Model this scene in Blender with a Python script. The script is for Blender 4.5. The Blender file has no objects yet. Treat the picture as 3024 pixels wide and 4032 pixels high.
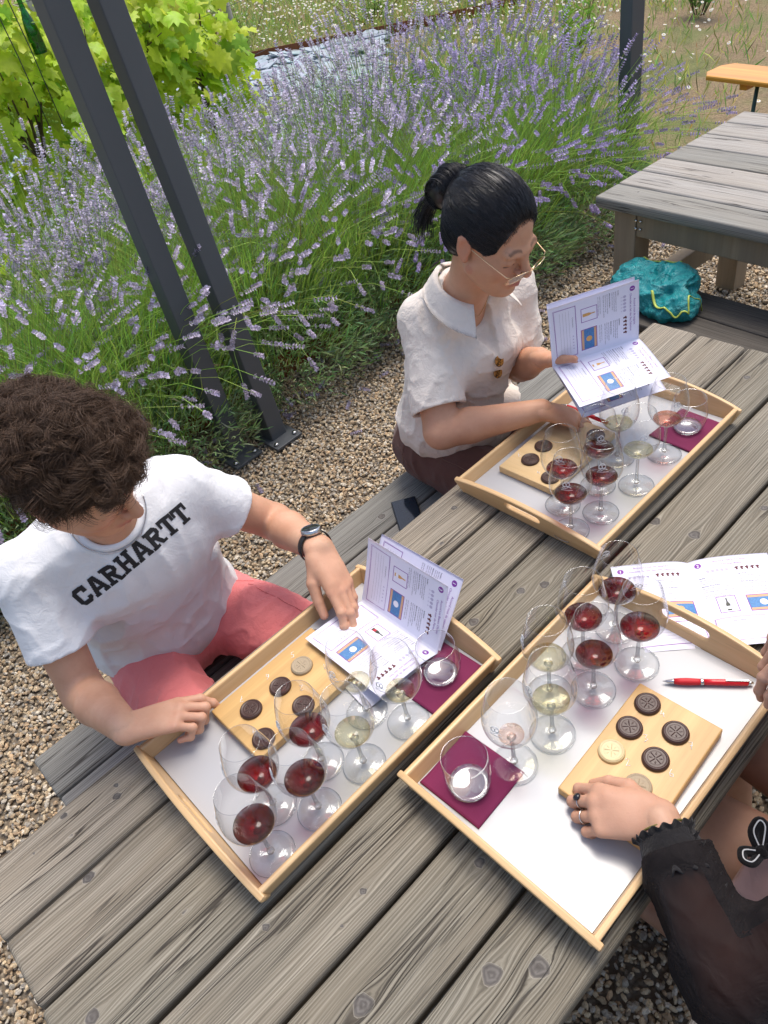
import bpy, bmesh, math, random
import numpy as np
from mathutils import Vector, Matrix, Euler
from mathutils.bvhtree import BVHTree
R=math.radians; PI=math.pi
random.seed(7); rng=np.random.default_rng(7)
scene=bpy.context.scene; COL=scene.collection
TZ=0.74
# ---------------------------------------------------------------- objects
def tag(o,label=None,cat=None,group=None,kind=None):
    if label: o['label']=label
    if cat: o['category']=cat
    if group: o['group']=group
    if kind: o['kind']=kind
    return o
def empty(name,loc=(0,0,0),rz=0):
    o=bpy.data.objects.new(name,None); COL.objects.link(o)
    o.location=loc; o.rotation_euler=(0,0,rz); o.empty_display_size=.05
    return o
def link(name,me,parent=None,loc=None,rot=None):
    o=bpy.data.objects.new(name,me); COL.objects.link(o)
    if parent is not None: o.parent=parent
    if loc is not None: o.location=loc
    if rot is not None: o.rotation_euler=rot
    return o
def mesh(name,V,F,mats=None,mi=None,smooth=True,attrs=None):
    """V (n,3); F (m,k) uniform array or list of tuples"""
    me=bpy.data.meshes.new(name)
    V=np.asarray(V,dtype=np.float32)
    if isinstance(F,np.ndarray):
        k=F.shape[1]; m=len(F)
        me.vertices.add(len(V)); me.vertices.foreach_set('co',V.ravel())
        me.loops.add(m*k); me.loops.foreach_set('vertex_index',F.astype(np.int32).ravel())
        me.polygons.add(m); me.polygons.foreach_set('loop_start',np.arange(0,m*k,k,dtype=np.int32))
        try: me.polygons.foreach_set('loop_total',np.full(m,k,dtype=np.int32))
        except Exception: pass
        me.update(calc_edges=True)
    else:
        me.from_pydata([tuple(map(float,v)) for v in V],[],[tuple(map(int,f)) for f in F]); me.update()
    if mats is not None:
        for m_ in (mats if isinstance(mats,(list,tuple)) else [mats]): me.materials.append(m_)
    if mi is not None: me.polygons.foreach_set('material_index',np.asarray(mi,dtype=np.int32))
    me.polygons.foreach_set('use_smooth',np.full(len(me.polygons),bool(smooth)))
    if attrs:
        for an,arr in attrs.items():
            arr=np.asarray(arr,dtype=np.float32)
            if arr.ndim==1:
                a=me.attributes.new(an,'FLOAT','POINT'); a.data.foreach_set('value',arr)
            elif arr.shape[1]==3:
                a=me.attributes.new(an,'FLOAT_VECTOR','POINT'); a.data.foreach_set('vector',arr.ravel())
            else:
                a=me.attributes.new(an,'FLOAT_COLOR','POINT'); a.data.foreach_set('color',arr.ravel())
    return me
class MB:
    """collects pieces (numpy) with material slots -> one mesh"""
    def __init__(s): s.V=[];s.F=[];s.M=[];s.n=0;s.S=[]
    def add(s,V,F,mi=0,smooth=True):
        s.V.append(np.asarray(V,float))
        for f in F: s.F.append(tuple(int(i)+s.n for i in f)); s.M.append(mi); s.S.append(smooth)
        s.n+=len(V); return s
    def box(s,c,d,mi=0,M=None):
        c=np.array(c);d=np.array(d)/2
        V=np.array([[x,y,z] for x in(-1,1) for y in(-1,1) for z in(-1,1)])*d
        if M is not None: V=V@np.array(M).T
        return s.add(V+c,[(0,1,3,2),(4,6,7,5),(0,4,5,1),(2,3,7,6),(0,2,6,4),(1,5,7,3)],mi,False)
    def lathe(s,prof,n=32,mi=0,c=(0,0,0),close=False,smooth=True):
        prof=np.array(prof,float);a=np.linspace(0,2*PI,n,endpoint=False)
        m=len(prof);V=[]
        for r,z in prof: V+= [(r*math.cos(t)+c[0],r*math.sin(t)+c[1],z+c[2]) for t in a]
        F=[]
        for i in range(m-1 if not close else m):
            j=(i+1)%m
            for k in range(n):
                F.append((i*n+k,i*n+(k+1)%n,j*n+(k+1)%n,j*n+k))
        if not close:
            if prof[0,0]>1e-6: F.append(tuple(range(n-1,-1,-1)))
            if prof[-1,0]>1e-6: F.append(tuple((m-1)*n+k for k in range(n)))
        return s.add(V,F,mi,smooth)
    def tube(s,P,r,n=8,mi=0,cap=True,flat=1.0):
        P=np.array(P,float);m=len(P)
        r=np.full(m,r,float) if np.isscalar(r) else np.array(r,float)
        T=np.gradient(P,axis=0);T/=np.linalg.norm(T,axis=1)[:,None]+1e-12
        u=np.cross(T[0],[0,0,1.]); 
        if np.linalg.norm(u)<1e-3:u=np.cross(T[0],[1.,0,0])
        V=[]
        for i in range(m):
            u=u-T[i]*(u@T[i]);u/=np.linalg.norm(u);w=np.cross(T[i],u)
            for k in range(n):
                t=2*PI*k/n;V.append(P[i]+r[i]*(math.cos(t)*u+flat*math.sin(t)*w))
        F=[(i*n+k,i*n+(k+1)%n,(i+1)*n+(k+1)%n,(i+1)*n+k) for i in range(m-1) for k in range(n)]
        if cap:F+=[tuple(range(n-1,-1,-1)),tuple((m-1)*n+k for k in range(n))]
        return s.add(V,F,mi)
    def build(s,name,mats,parent=None,bevel=None,loc=None,rot=None):
        me=mesh(name,np.vstack(s.V),s.F,mats,s.M,True)
        me.polygons.foreach_set('use_smooth',np.array(s.S,dtype=bool))
        o=link(name,me,parent,loc,rot)
        if bevel:
            b=o.modifiers.new('b','BEVEL');b.width=bevel;b.segments=2;b.limit_method='ANGLE'
        return o
def copy_tree(o,parent=None):
    c=o.copy(); COL.objects.link(c); c.parent=parent
    for ch in list(o.children): copy_tree(ch,c)
    return c
def plate(name,outer,holes,th,mat,parent=None,bev=.0015,M=None,xy=True):
    """extruded 2D outline -> mesh object with rounded edges; outline in local XY, thickness +-th/2"""
    cu=bpy.data.curves.new('tmp','CURVE');cu.dimensions='2D';cu.fill_mode='BOTH'
    for pts in [outer]+list(holes):
        sp=cu.splines.new('POLY');sp.points.add(len(pts)-1)
        for i,(x,y) in enumerate(pts): sp.points[i].co=(x,y,0,1)
        sp.use_cyclic_u=True
    cu.extrude=max(th/2-bev,1e-5);cu.bevel_depth=bev;cu.bevel_resolution=1
    cu.offset=-bev
    o=bpy.data.objects.new('tmp',cu);COL.objects.link(o)
    bpy.context.view_layer.update()
    me=bpy.data.meshes.new_from_object(o.evaluated_get(bpy.context.evaluated_depsgraph_get()))
    bpy.data.objects.remove(o);bpy.data.curves.remove(cu)
    me.name=name; me.materials.clear();me.materials.append(mat)
    me.polygons.foreach_set('use_smooth',np.full(len(me.polygons),False))
    if M is not None: me.transform(Matrix(M))
    me.update()
    return link(name,me,parent)
_tcache={}
def text_mesh(txt,size,align='LEFT',bold=0.0,shear=0):
    """returns V(n,2), tri faces for a line of text, baseline at y=0"""
    key=(txt,round(size,5),align,bold,shear)
    if key in _tcache: return _tcache[key]
    cu=bpy.data.curves.new('t','FONT');cu.body=txt;cu.size=size;cu.align_x=align;cu.resolution_u=2;cu.offset=bold;cu.shear=shear
    o=bpy.data.objects.new('t',cu);COL.objects.link(o);bpy.context.view_layer.update()
    me=bpy.data.meshes.new_from_object(o.evaluated_get(bpy.context.evaluated_depsgraph_get()))
    V=np.array([v.co[:2] for v in me.vertices]).reshape(-1,2);F=[tuple(p.vertices) for p in me.polygons]
    bpy.data.objects.remove(o);bpy.data.curves.remove(cu);bpy.data.meshes.remove(me)
    _tcache[key]=(V,F); return V,F
# ---------------------------------------------------------------- node materials
class NT:
    def __init__(s,name):
        s.m=bpy.data.materials.new(name);s.m.use_nodes=True;s.t=s.m.node_tree;s.t.nodes.clear()
        s.out=s.t.nodes.new('ShaderNodeOutputMaterial')
    def n(s,ty,**kw):
        nd=s.t.nodes.new('ShaderNode'+ty)
        for k,v in kw.items():
            if k in('ins',):continue
            setattr(nd,k,v)
        return nd
    def put(s,sock,v):
        if v is None:return
        if hasattr(v,'links') or isinstance(v,bpy.types.NodeSocket): s.t.links.new(v,sock)
        else:
            if isinstance(v,(tuple,list)) and len(v)==3 and sock.type=='RGBA': v=(*v,1)
            sock.default_value=v
    def math(s,op,a,b=None,c=None,clamp=False):
        nd=s.n('Math',operation=op,use_clamp=clamp)
        s.put(nd.inputs[0],a);s.put(nd.inputs[1],b)
        if c is not None:s.put(nd.inputs[2],c)
        return nd.outputs[0]
    def noise(s,vec,scale,detail=3,rough=.5,dist=0,dim='3D'):
        nd=s.n('TexNoise',noise_dimensions=dim);s.put(nd.inputs['Vector'],vec);s.put(nd.inputs['Scale'],scale)
        nd.inputs['Detail'].default_value=detail;nd.inputs['Roughness'].default_value=rough;nd.inputs['Distortion'].default_value=dist
        return nd.outputs['Fac']
    def ramp(s,fac,stops,interp='LINEAR'):
        nd=s.n('ValToRGB');cr=nd.color_ramp;cr.interpolation=interp
        while len(cr.elements)<len(stops):cr.elements.new(.5)
        for e,(p,c) in zip(cr.elements,stops):
            e.position=p;e.color=(*c,1) if isinstance(c,(tuple,list)) else (c,c,c,1)
        s.put(nd.inputs[0],fac);return nd.outputs[0]
    def mix(s,f,a,b,mode='MIX'):
        nd=s.n('Mix',data_type='RGBA',blend_type=mode);s.put(nd.inputs[0],f);s.put(nd.inputs[6],a);s.put(nd.inputs[7],b);return nd.outputs[2]
    def attr(s,name):
        nd=s.n('Attribute');nd.attribute_name=name;return nd
    def sep(s,v):
        nd=s.n('SeparateXYZ');s.put(nd.inputs[0],v);return nd.outputs
    def comb(s,x,y,z):
        nd=s.n('CombineXYZ');s.put(nd.inputs[0],x);s.put(nd.inputs[1],y);s.put(nd.inputs[2],z);return nd.outputs[0]
    def obj(s): return s.n('TexCoord').outputs['Object']
    def geo(s): return s.n('NewGeometry')
    def bump(s,h,strength=.3,dist=.002):
        nd=s.n('Bump');s.put(nd.inputs['Height'],h);nd.inputs['Strength'].default_value=strength;nd.inputs['Distance'].default_value=dist;return nd.outputs[0]
    def bsdf(s,color,rough=.6,metal=0,normal=None,spec=.5,**kw):
        nd=s.n('BsdfPrincipled');s.put(nd.inputs['Base Color'],color);s.put(nd.inputs['Roughness'],rough);s.put(nd.inputs['Metallic'],metal)
        nd.inputs['Specular IOR Level'].default_value=spec
        if normal is not None:s.put(nd.inputs['Normal'],normal)
        for k,v in kw.items(): s.put(nd.inputs[k.replace('_',' ')],v)
        return nd.outputs[0]
    def surf(s,sh): s.put(s.out.inputs['Surface'],sh);return s.m
def simple(name,col,rough=.6,metal=0,nscale=60,namp=.15,bump=.1,bd=.001,spec=.5,**kw):
    t=NT(name);o=t.obj();f=t.noise(o,nscale,4,.6)
    c=t.mix(f,tuple(x*(1-namp) for x in col),tuple(min(1,x*(1+namp)) for x in col))
    return t.surf(t.bsdf(c,rough,metal,t.bump(f,bump,bd) if bump else None,spec,**kw))
def weathered(name,light,mid,dark,warm=None,bstr=.6):
    """weathered planks: attribute wc = (grain coordinate across, along, plank random), kd = knot distance"""
    t=NT(name);x,g,rn=None,None,None
    s=t.sep(t.attr('wc').outputs['Vector']);g,x,rn=s[0],s[1],s[2]
    kd=t.attr('kd').outputs['Fac']
    z=t.math('MULTIPLY',rn,37.0)
    fine=t.noise(t.comb(t.math('MULTIPLY',x,7),t.math('MULTIPLY',g,900),z),1,4,.65)
    band=t.noise(t.comb(t.math('MULTIPLY',x,2.0),t.math('MULTIPLY',g,125),z),1,4,.6)
    # ridges of late wood with uneven spacing
    wob=t.noise(t.comb(t.math('MULTIPLY',x,2.2),t.math('MULTIPLY',g,40),z),1,2,.5)
    ph=t.math('ADD',t.math('MULTIPLY',g,1250.0),t.math('MULTIPLY',wob,24.0))
    ridge=t.math('ADD',t.math('MULTIPLY',t.math('SINE',ph),.5),.5)
    cr=t.noise(t.comb(t.math('MULTIPLY',x,1.3),t.math('MULTIPLY',g,55),t.math('ADD',z,9.)),1,2,.5)
    crack=t.ramp(t.math('ABSOLUTE',t.math('SUBTRACT',cr,.56)),[(0,1.),(.008,.8),(.018,0.)])
    crm=t.ramp(t.noise(t.comb(t.math('MULTIPLY',x,2.0),t.math('MULTIPLY',g,12),t.math('ADD',z,3.)),1,1,.5),[(.40,0.),(.52,1.)])
    crack=t.math('MULTIPLY',crack,crm)
    big=t.noise(t.comb(t.math('MULTIPLY',x,3),t.math('MULTIPLY',g,14),t.math('ADD',z,5.)),1,3,.6)
    h=t.math('ADD',t.math('MULTIPLY',fine,.48),t.math('ADD',t.math('MULTIPLY',band,.42),t.math('MULTIPLY',ridge,.13)))
    c=t.ramp(h,[(.36,dark),(.52,mid),(.70,light)])
    c=t.mix(t.ramp(big,[(.35,0.),(.7,.75)]),c,t.mix(.5,c,warm or mid))
    tint=t.ramp(rn,[(0,(.74,.75,.72)),(.30,(.80,.80,.77)),(.46,(.94,.92,.89)),(.62,(1.06,1.03,1.0)),(1,(1.0,1.0,1.0))])
    c=t.mix(1,c,tint,'MULTIPLY')
    c=t.mix(t.math('MULTIPLY',crack,.85),c,(.028,.022,.018))
    # knots: rings, dark heart, pale collar
    ring=t.math('ADD',t.math('MULTIPLY',t.math('SINE',t.math('MULTIPLY',kd,15)),.5),.5)
    kcol=t.ramp(ring,[(0,(.105,.095,.085)),(1,(.165,.15,.135))])
    star=t.noise(t.obj(),60,1,.5,1.2)
    kcol=t.mix(t.ramp(star,[(.40,.0),(.75,.55)]),kcol,(.06,.05,.042))
    c=t.mix(t.ramp(kd,[(.9,0.),(1.12,.5),(1.4,.18),(1.9,0.)]),c,tuple(min(1,v*1.15) for v in light))
    c=t.mix(t.ramp(kd,[(.82,1.),(1.0,0.)]),c,kcol)
    hh=t.math('SUBTRACT',h,t.math('MULTIPLY',crack,1.3))
    hh=t.math('ADD',hh,t.math('MULTIPLY',t.ramp(kd,[(.9,0.),(1.2,1.),(1.8,0.)]),.35))
    return t.surf(t.bsdf(c,.82,0,t.bump(hh,bstr,.0022),.25))
def cleanwood(name,a,b,c3,scale=1.0,axis='X',rough=.42,bump=.05,stripes=0):
    t=NT(name);o=t.obj();s=t.sep(o)
    ax={'X':0,'Y':1,'Z':2}[axis];sc=[90*scale]*3;sc[ax]=4*scale
    v=t.comb(*[t.math('MULTIPLY',s[i],sc[i]) for i in range(3)])
    f=t.noise(v,1,3,.6);f2=t.noise(v,.22,2,.5,.6);f3=t.noise(v,4,2,.5)
    c=t.mix(t.ramp(f,[(.3,0.),(.7,1.)]),a,b);c=t.mix(t.ramp(f2,[(.42,0.),(.62,.65)]),c,c3)
    c=t.mix(t.math('MULTIPLY',t.ramp(f3,[(.58,0.),(.7,1.)]),.28),c,tuple(x*.62 for x in a))
    if stripes:
        k={'X':1,'Y':0,'Z':0}[axis]
        st=t.n('TexWhiteNoise',noise_dimensions='1D');t.put(st.inputs['W'],t.math('FLOOR',t.math('MULTIPLY',s[k],stripes)))
        c=t.mix(t.math('MULTIPLY',st.outputs[0],.35),c,tuple(x*.72 for x in a))
    return t.surf(t.bsdf(c,rough,0,t.bump(f,bump,.001),.4))
def glass_thin(name,tint=(.985,.99,.99),edge=(.72,.74,.76),power=2.2,rough=.0,base=.045):
    t=NT(name);lw=t.n('LayerWeight');lw.inputs[0].default_value=.5
    fc=t.math('POWER',lw.outputs['Facing'],power)
    tr=t.n('BsdfTransparent');t.put(tr.inputs[0],t.mix(fc,tint,edge))
    gl=t.n('BsdfGlossy');gl.inputs['Roughness'].default_value=max(rough,.015);t.put(gl.inputs[0],(1,1,1))
    fr=t.math('ADD',base,t.math('MULTIPLY',t.math('POWER',lw.outputs['Facing'],4.2),.8))
    mx=t.n('MixShader');t.put(mx.inputs[0],fr);t.t.links.new(tr.outputs[0],mx.inputs[1]);t.t.links.new(gl.outputs[0],mx.inputs[2])
    return t.surf(mx.outputs[0])
def liquid(name,face,edge,gl=.06):
    t=NT(name);lw=t.n('LayerWeight');lw.inputs[0].default_value=.5
    tr=t.n('BsdfTransparent');t.put(tr.inputs[0],t.mix(lw.outputs['Facing'],face,edge))
    g=t.n('BsdfGlossy');g.inputs['Roughness'].default_value=.02
    fr=t.math('ADD',.03,t.math('MULTIPLY',t.math('POWER',lw.outputs['Facing'],4.5),.5))
    mx=t.n('MixShader');t.put(mx.inputs[0],fr);t.t.links.new(tr.outputs[0],mx.inputs[1]);t.t.links.new(g.outputs[0],mx.inputs[2])
    return t.surf(mx.outputs[0])
# ---------------------------------------------------------------- numpy noise
_P=rng.random((64,64,64)).astype(np.float32)
def vnoise(P,scale,seed=0):
    q=np.asarray(P,float)*scale+seed*7.31
    i=np.floor(q).astype(int);f=q-i;f=f*f*(3-2*f)
    x,y,z=[i[...,k] for k in range(3)];fx,fy,fz=[f[...,k] for k in range(3)]
    g=lambda a,b,c:_P[(x+a)&63,(y+b)&63,(z+c)&63]
    l=lambda a,b,t:a+(b-a)*t
    return l(l(l(g(0,0,0),g(1,0,0),fx),l(g(0,1,0),g(1,1,0),fx),fy),l(l(g(0,0,1),g(1,0,1),fx),l(g(0,1,1),g(1,1,1),fx),fy),fz)*2-1
def nrm(v): v=np.asarray(v,float);return v/np.linalg.norm(v)
def frame(F,U):
    F=nrm(F);U=np.asarray(U,float);U=nrm(U-F*(U@F));L=np.cross(U,F);return np.array([F,L,U]) # rows: forward, left, up
# ---------------------------------------------------------------- signed distance fields
class SDF:
    def __init__(s,lo,hi,h):
        s.lo=np.array(lo,float);s.h=h;s.N=np.ceil((np.array(hi)-s.lo)/h).astype(int)+1
        s.D=np.full(s.N,.2,dtype=np.float32)
    def sub(s,lo,hi):
        a=np.maximum(np.floor((np.array(lo)-s.lo)/s.h).astype(int),0);b=np.minimum(np.ceil((np.array(hi)-s.lo)/s.h).astype(int)+1,s.N)
        if (b<=a).any(): return None
        ax=[(s.lo[i]+np.arange(a[i],b[i])*s.h).astype(np.float32) for i in range(3)]
        G=np.stack(np.meshgrid(*ax,indexing='ij'),-1)
        return (slice(a[0],b[0]),slice(a[1],b[1]),slice(a[2],b[2])),G
    def _put(s,sl,d,k,op):
        D=s.D[sl]
        if op=='sub':
            d=-d
            if k>0:
                h=np.clip(.5-.5*(D-d)/k,0,1);D[...]=D+(d-D)*h+k*h*(1-h)
            else: np.maximum(D,d,out=D)
            return
        if k>0:
            h=np.clip(.5+.5*(D-d)/k,0,1);D[...]=D+(d-D)*h-k*h*(1-h)
        else: np.minimum(D,d,out=D)
    def cap(s,a,b,ra,rb=None,k=.01,op='add',flat=None):
        a=np.array(a,float);b=np.array(b,float);rb=ra if rb is None else rb
        m=max(ra,rb)+k+3*s.h+(.0 if flat is None else .02)
        r=s.sub(np.minimum(a,b)-m,np.maximum(a,b)+m)
        if r is None:return s
        sl,G=r;ba=b-a;t=np.clip(((G-a)@ba)/(ba@ba+1e-12),0,1)
        q=G-a-t[...,None]*ba
        if flat is not None: # (normal, factor) squash along normal
            n=nrm(flat[0]);dn=q@n;q=q+(dn*(1/flat[1]-1))[...,None]*n
        d=np.linalg.norm(q,axis=-1)-(ra+(rb-ra)*t)
        if flat is not None:d*=.8
        s._put(sl,d.astype(np.float32),k,op);return s
    def chain(s,P,rs,k=.01,op='add'):
        for i in range(len(P)-1): s.cap(P[i],P[i+1],rs[i],rs[i+1],k,op)
        return s
    def ell(s,c,r,M=None,k=.01,op='add'):
        """M rows = local axes"""
        c=np.array(c,float);r=np.array(r,float);m=max(r)+k+3*s.h
        q=s.sub(c-m,c+m)
        if q is None:return s
        sl,G=q;L=G-c
        if M is not None: L=L@np.array(M).T
        k0=np.linalg.norm(L/r,axis=-1);k1=np.linalg.norm(L/(r*r),axis=-1)
        d=k0*(k0-1)/(k1+1e-9)
        s._put(sl,d.astype(np.float32),k,op);return s
    def plane(s,p,n,lo=None,hi=None,k=0):
        """remove the side the normal points to, inside box"""
        lo=s.lo if lo is None else lo;hi=s.lo+s.N*s.h if hi is None else hi
        r=s.sub(lo,hi)
        if r is None:return s
        sl,G=r;d=((G-np.array(p))@nrm(n)).astype(np.float32)
        D=s.D[sl];np.maximum(D,d,out=D);return s
    def noise(s,amp,scale,seed=0,band=.03,aniso=None):
        idx=np.argwhere(np.abs(s.D)<band);P=s.lo+idx*s.h
        Q=P if aniso is None else P@np.array(aniso).T
        n=vnoise(Q,scale,seed)
        s.D[idx[:,0],idx[:,1],idx[:,2]]+=(amp*n).astype(np.float32);return s
    def fn(s,f,band=.04):
        idx=np.argwhere(np.abs(s.D)<band);P=s.lo+idx*s.h
        s.D[idx[:,0],idx[:,1],idx[:,2]]=f(P,s.D[idx[:,0],idx[:,1],idx[:,2]]).astype(np.float32);return s
    def mesh(s):
        D=s.D;D[0]=D[-1]=.1;D[:,0]=D[:,-1]=.1;D[:,:,0]=D[:,:,-1]=.1
        I=D<0
        c=np.zeros(np.array(D.shape)-1,dtype=np.int8)
        for a in(0,1):
            for b in(0,1):
                for e in(0,1): c+=I[a:a+c.shape[0],b:b+c.shape[1],e:e+c.shape[2]]
        act=np.argwhere((c>0)&(c<8));n=len(act)
        idm=np.full(c.shape,-1,dtype=np.int32);idm[act[:,0],act[:,1],act[:,2]]=np.arange(n)
        acc=np.zeros((n,3));cnt=np.zeros(n)
        cor=[(a,b,e) for a in(0,1) for b in(0,1) for e in(0,1)]
        val={q:D[act[:,0]+q[0],act[:,1]+q[1],act[:,2]+q[2]].astype(float) for q in cor}
        for q in cor:
            for ax in range(3):
                if q[ax]==0:
                    w=list(q);w[ax]=1;w=tuple(w);va,vb=val[q],val[w];m=(va<0)!=(vb<0)
                    t=np.where(m,va/(va-vb+1e-20),0);pt=np.tile(np.array(q,float),(n,1));pt[:,ax]=t
                    acc[m]+=pt[m];cnt[m]+=1
        V=s.lo+(act+acc/np.maximum(cnt,1)[:,None])*s.h
        Fs=[]
        for ax in range(3):
            o1,o2=[(1,2),(2,0),(0,1)][ax]
            sl0=[slice(1,-1)]*3;sl1=[slice(1,-1)]*3;sl0[ax]=slice(0,-1);sl1[ax]=slice(1,None)
            A=I[tuple(sl0)];B=I[tuple(sl1)];e=np.argwhere(A!=B)
            if len(e)==0:continue
            base=e.copy();base[:,o1]+=1;base[:,o2]+=1
            ins=A[e[:,0],e[:,1],e[:,2]]
            def g(d1,d2):
                q=base.copy();q[:,o1]+=d1;q[:,o2]+=d2;return idm[q[:,0],q[:,1],q[:,2]]
            f=np.stack([g(-1,-1),g(0,-1),g(0,0),g(-1,0)],1)
            f[~ins]=f[~ins][:,::-1];Fs.append(f)
        F=np.vstack(Fs);F=F[(F>=0).all(1)]
        return V,F
def smooth_mesh(V,F,it=2,lam=.5):
    e=np.vstack([F[:,[0,1]],F[:,[1,2]],F[:,[2,3]],F[:,[3,0]]])
    n=len(V);deg=np.bincount(e[:,0],minlength=n)+np.bincount(e[:,1],minlength=n)
    for _ in range(it):
        a=np.stack([np.bincount(e[:,0],weights=V[e[:,1],k],minlength=n)+np.bincount(e[:,1],weights=V[e[:,0],k],minlength=n) for k in range(3)],1)
        V=V*(1-lam)+lam*a/np.maximum(deg,1)[:,None]
    return V
def join(parts):
    Vs=[];Fs=[];n=0
    for V,F in parts: Vs.append(V);Fs.append(F+n);n+=len(V)
    return np.vstack(Vs),np.vstack(Fs)
# ================================================================ materials
M={}
M['wood_t']=weathered('weathered_table_wood',(.43,.395,.328),(.235,.210,.168),(.095,.083,.066),(.285,.235,.17),.8)
M['wood_b']=weathered('weathered_bench_wood',(.37,.36,.335),(.245,.235,.215),(.11,.103,.095),(.25,.24,.225),.35)
M['wood_2']=weathered('pale_grey_wood',(.43,.415,.385),(.325,.31,.285),(.16,.15,.135),(.35,.31,.255),.4)
M['leg']=cleanwood('brown_leg_wood',(.27,.195,.12),(.36,.28,.185),(.23,.18,.125),.6,'Z',.7,.2)
M['tray']=cleanwood('pale_tray_wood',(.66,.42,.20),(.74,.51,.27),(.56,.35,.16),.8,'Y',.38,.05)
M['trayx']=cleanwood('pale_tray_rail_wood',(.66,.42,.20),(.74,.51,.27),(.56,.35,.16),.8,'X',.38,.05)
M['bamboo']=cleanwood('bamboo',(.60,.365,.135),(.68,.43,.175),(.54,.32,.11),1.0,'X',.4,.05,stripes=85)
M['pineboard']=cleanwood('pale_board_wood',(.68,.47,.23),(.76,.55,.30),(.60,.40,.18),1.0,'Y',.45,.05,stripes=60)
M['white']=simple('white_laminate',(.46,.46,.465),.25,0,30,.01,0)
M['dark']=simple('dark_metal',(.035,.04,.045),.5)
M['steel']=simple('steel',(.6,.6,.6),.25,1,nscale=20,namp=.02,bump=0)
M['gold']=simple('gold_metal',(.85,.62,.38),.2,1,nscale=20,namp=.02,bump=0)
# ================================================================ weathered planks
def plank(name,x0,x1,y0,y1,ztop,th,mat,parent,knots=(),rnd=None,nx=None,axis='x',jit=.006,cup=.0):
    """plank along x (or y when axis='y'); attributes carry the grain field"""
    rnd=random.random() if rnd is None else rnd
    x0+=random.uniform(-jit,jit);x1+=random.uniform(-jit,jit)
    w=y1-y0;r=.006
    prof=[(y0,ztop-th+r),(y0,ztop-r),(y0+r*.3,ztop-r*.3),(y0+r,ztop)]
    ny=22
    prof+=[(y0+r+(w-2*r)*i/ny,ztop-cup*(1-(2*i/ny-1)**2)) for i in range(1,ny)]
    prof+=[(y1-r,ztop),(y1-r*.3,ztop-r*.3),(y1,ztop-r),(y1,ztop-th+r),(y1-r,ztop-th),(y0+r,ztop-th)]
    prof=np.array(prof);m=len(prof)
    L=x1-x0;n=nx or max(8,int(L/.009))
    xs=np.concatenate([[x0,x0+.002],np.linspace(x0+.006,x1-.006,n),[x1-.002,x1]])
    V=[];cy=(y0+y1)/2
    for i,x in enumerate(xs):
        sh=.004 if i in(0,len(xs)-1) else (.0015 if i in(1,len(xs)-2) else 0)
        P=np.empty((m,3));P[:,0]=x
        P[:,1]=cy+(prof[:,0]-cy)*(1-sh*2/w);zc=ztop-th/2
        P[:,2]=zc+(prof[:,1]-zc)*(1-sh*2/th)
        # wavy edge wear
        e=vnoise(np.stack([np.full(m,x),prof[:,0]*0+y0,prof[:,1]*0],1),9,int(rnd*50))
        P[:,1]+=e*.0012
        V.append(P)
    V=np.vstack(V)
    gy=V[:,1]-y0+np.maximum(ztop-V[:,2],0)*np.where(V[:,1]>cy,1,-1)
    gx=V[:,0].copy()
    gy=gy+.010*vnoise(np.stack([V[:,0]*1.3,np.zeros(len(V)),np.zeros(len(V))],1),1,int(rnd*90))*.9
    kd=np.full(len(V),9.0)
    if axis=='k': pass
    for kx,ky,kr in knots:
        dx=(V[:,0]-kx);dy=V[:,1]-ky
        q=np.sqrt((dx/1.05)**2+dy**2)/kr
        ang=np.arctan2(dy,dx)
        q=q*(1+.09*np.sin(3*ang+kx*40)+.05*np.sin(5*ang+1))
        kd=np.minimum(kd,q)
        e2=(dx/2.6)**2+dy**2
        gy=gy-dy*(kr*.95)**2/(e2+(kr*.75)**2)
    N=len(xs)
    F=[(i*m+k,i*m+(k+1)%m,(i+1)*m+(k+1)%m,(i+1)*m+k) for i in range(N-1) for k in range(m)]
    F=np.array(F)[:,::-1]
    if axis=='y':
        V=np.stack([V[:,1],V[:,0],V[:,2]],1);F=F[:,::-1]
    V=V.astype(np.float32)
    me=mesh(name,V,F,mat,smooth=True,attrs={'wc':np.stack([gy,gx,np.full(len(V),rnd)],1),'kd':np.minimum(kd,9)})
    bm=bmesh.new();bm.from_mesh(me);bm.verts.ensure_lookup_table()
    try:
        bm.faces.new([bm.verts[i] for i in range(m)]);bm.faces.new([bm.verts[(N-1)*m+i] for i in range(m)][::-1])
    except Exception: pass
    bmesh.ops.recalc_face_normals(bm,faces=bm.faces);bm.to_mesh(me);bm.free()
    return link(name,me,parent)
def leg(parent,x,y,z0,z1,sx=.09,sy=.09,name='leg',mat=None):
    return MB().box((x,y,(z0+z1)/2),(sx,sy,z1-z0)).build(name,mat or M['leg'],parent,.004)
KN=[(0.143,-0.150,.0150),(0.154,-0.063,.006),(0.053,-0.339,.0150),(0.300,-0.434,.0075),(0.433,-0.506,.0075),(0.378,-0.519,.0045),(0.332,-0.614,.0200),(0.479,-0.718,.0200),(0.529,-0.760,.0200),(1.040,-0.324,.0130),(1.081,-0.351,.0140),(0.923,-0.301,.0150),(1.356,-0.426,.0170),(1.366,-0.509,.0170),(0.163,-0.018,.0080),(0.247,-0.061,.0095),(0.256,-0.041,.0065),(1.144,-0.052,.009),(0.096,-0.040,.0036),(1.919,-0.333,.0120),(1.044,-0.106,.007),(0.226,-0.321,.006),(0.719,-0.780,.0150),(1.513,-0.579,.0120),(0.582,-0.609,.0120),(1.75,-.20,.007),(1.8,-.06,.01),(1.62,-.64,.014),(1.9,-.75,.012)]
KN=[(a,b,c*(.74 if c>.011 else .9)) for a,b,c in KN]
E0=[0,.1367,.2707,.4109,.5478,.6818,.8208]
table=empty('picnic_table',(0,0,0));tag(table,'weathered grey plank table carrying the three wooden trays','table')
LT=2.045
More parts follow.
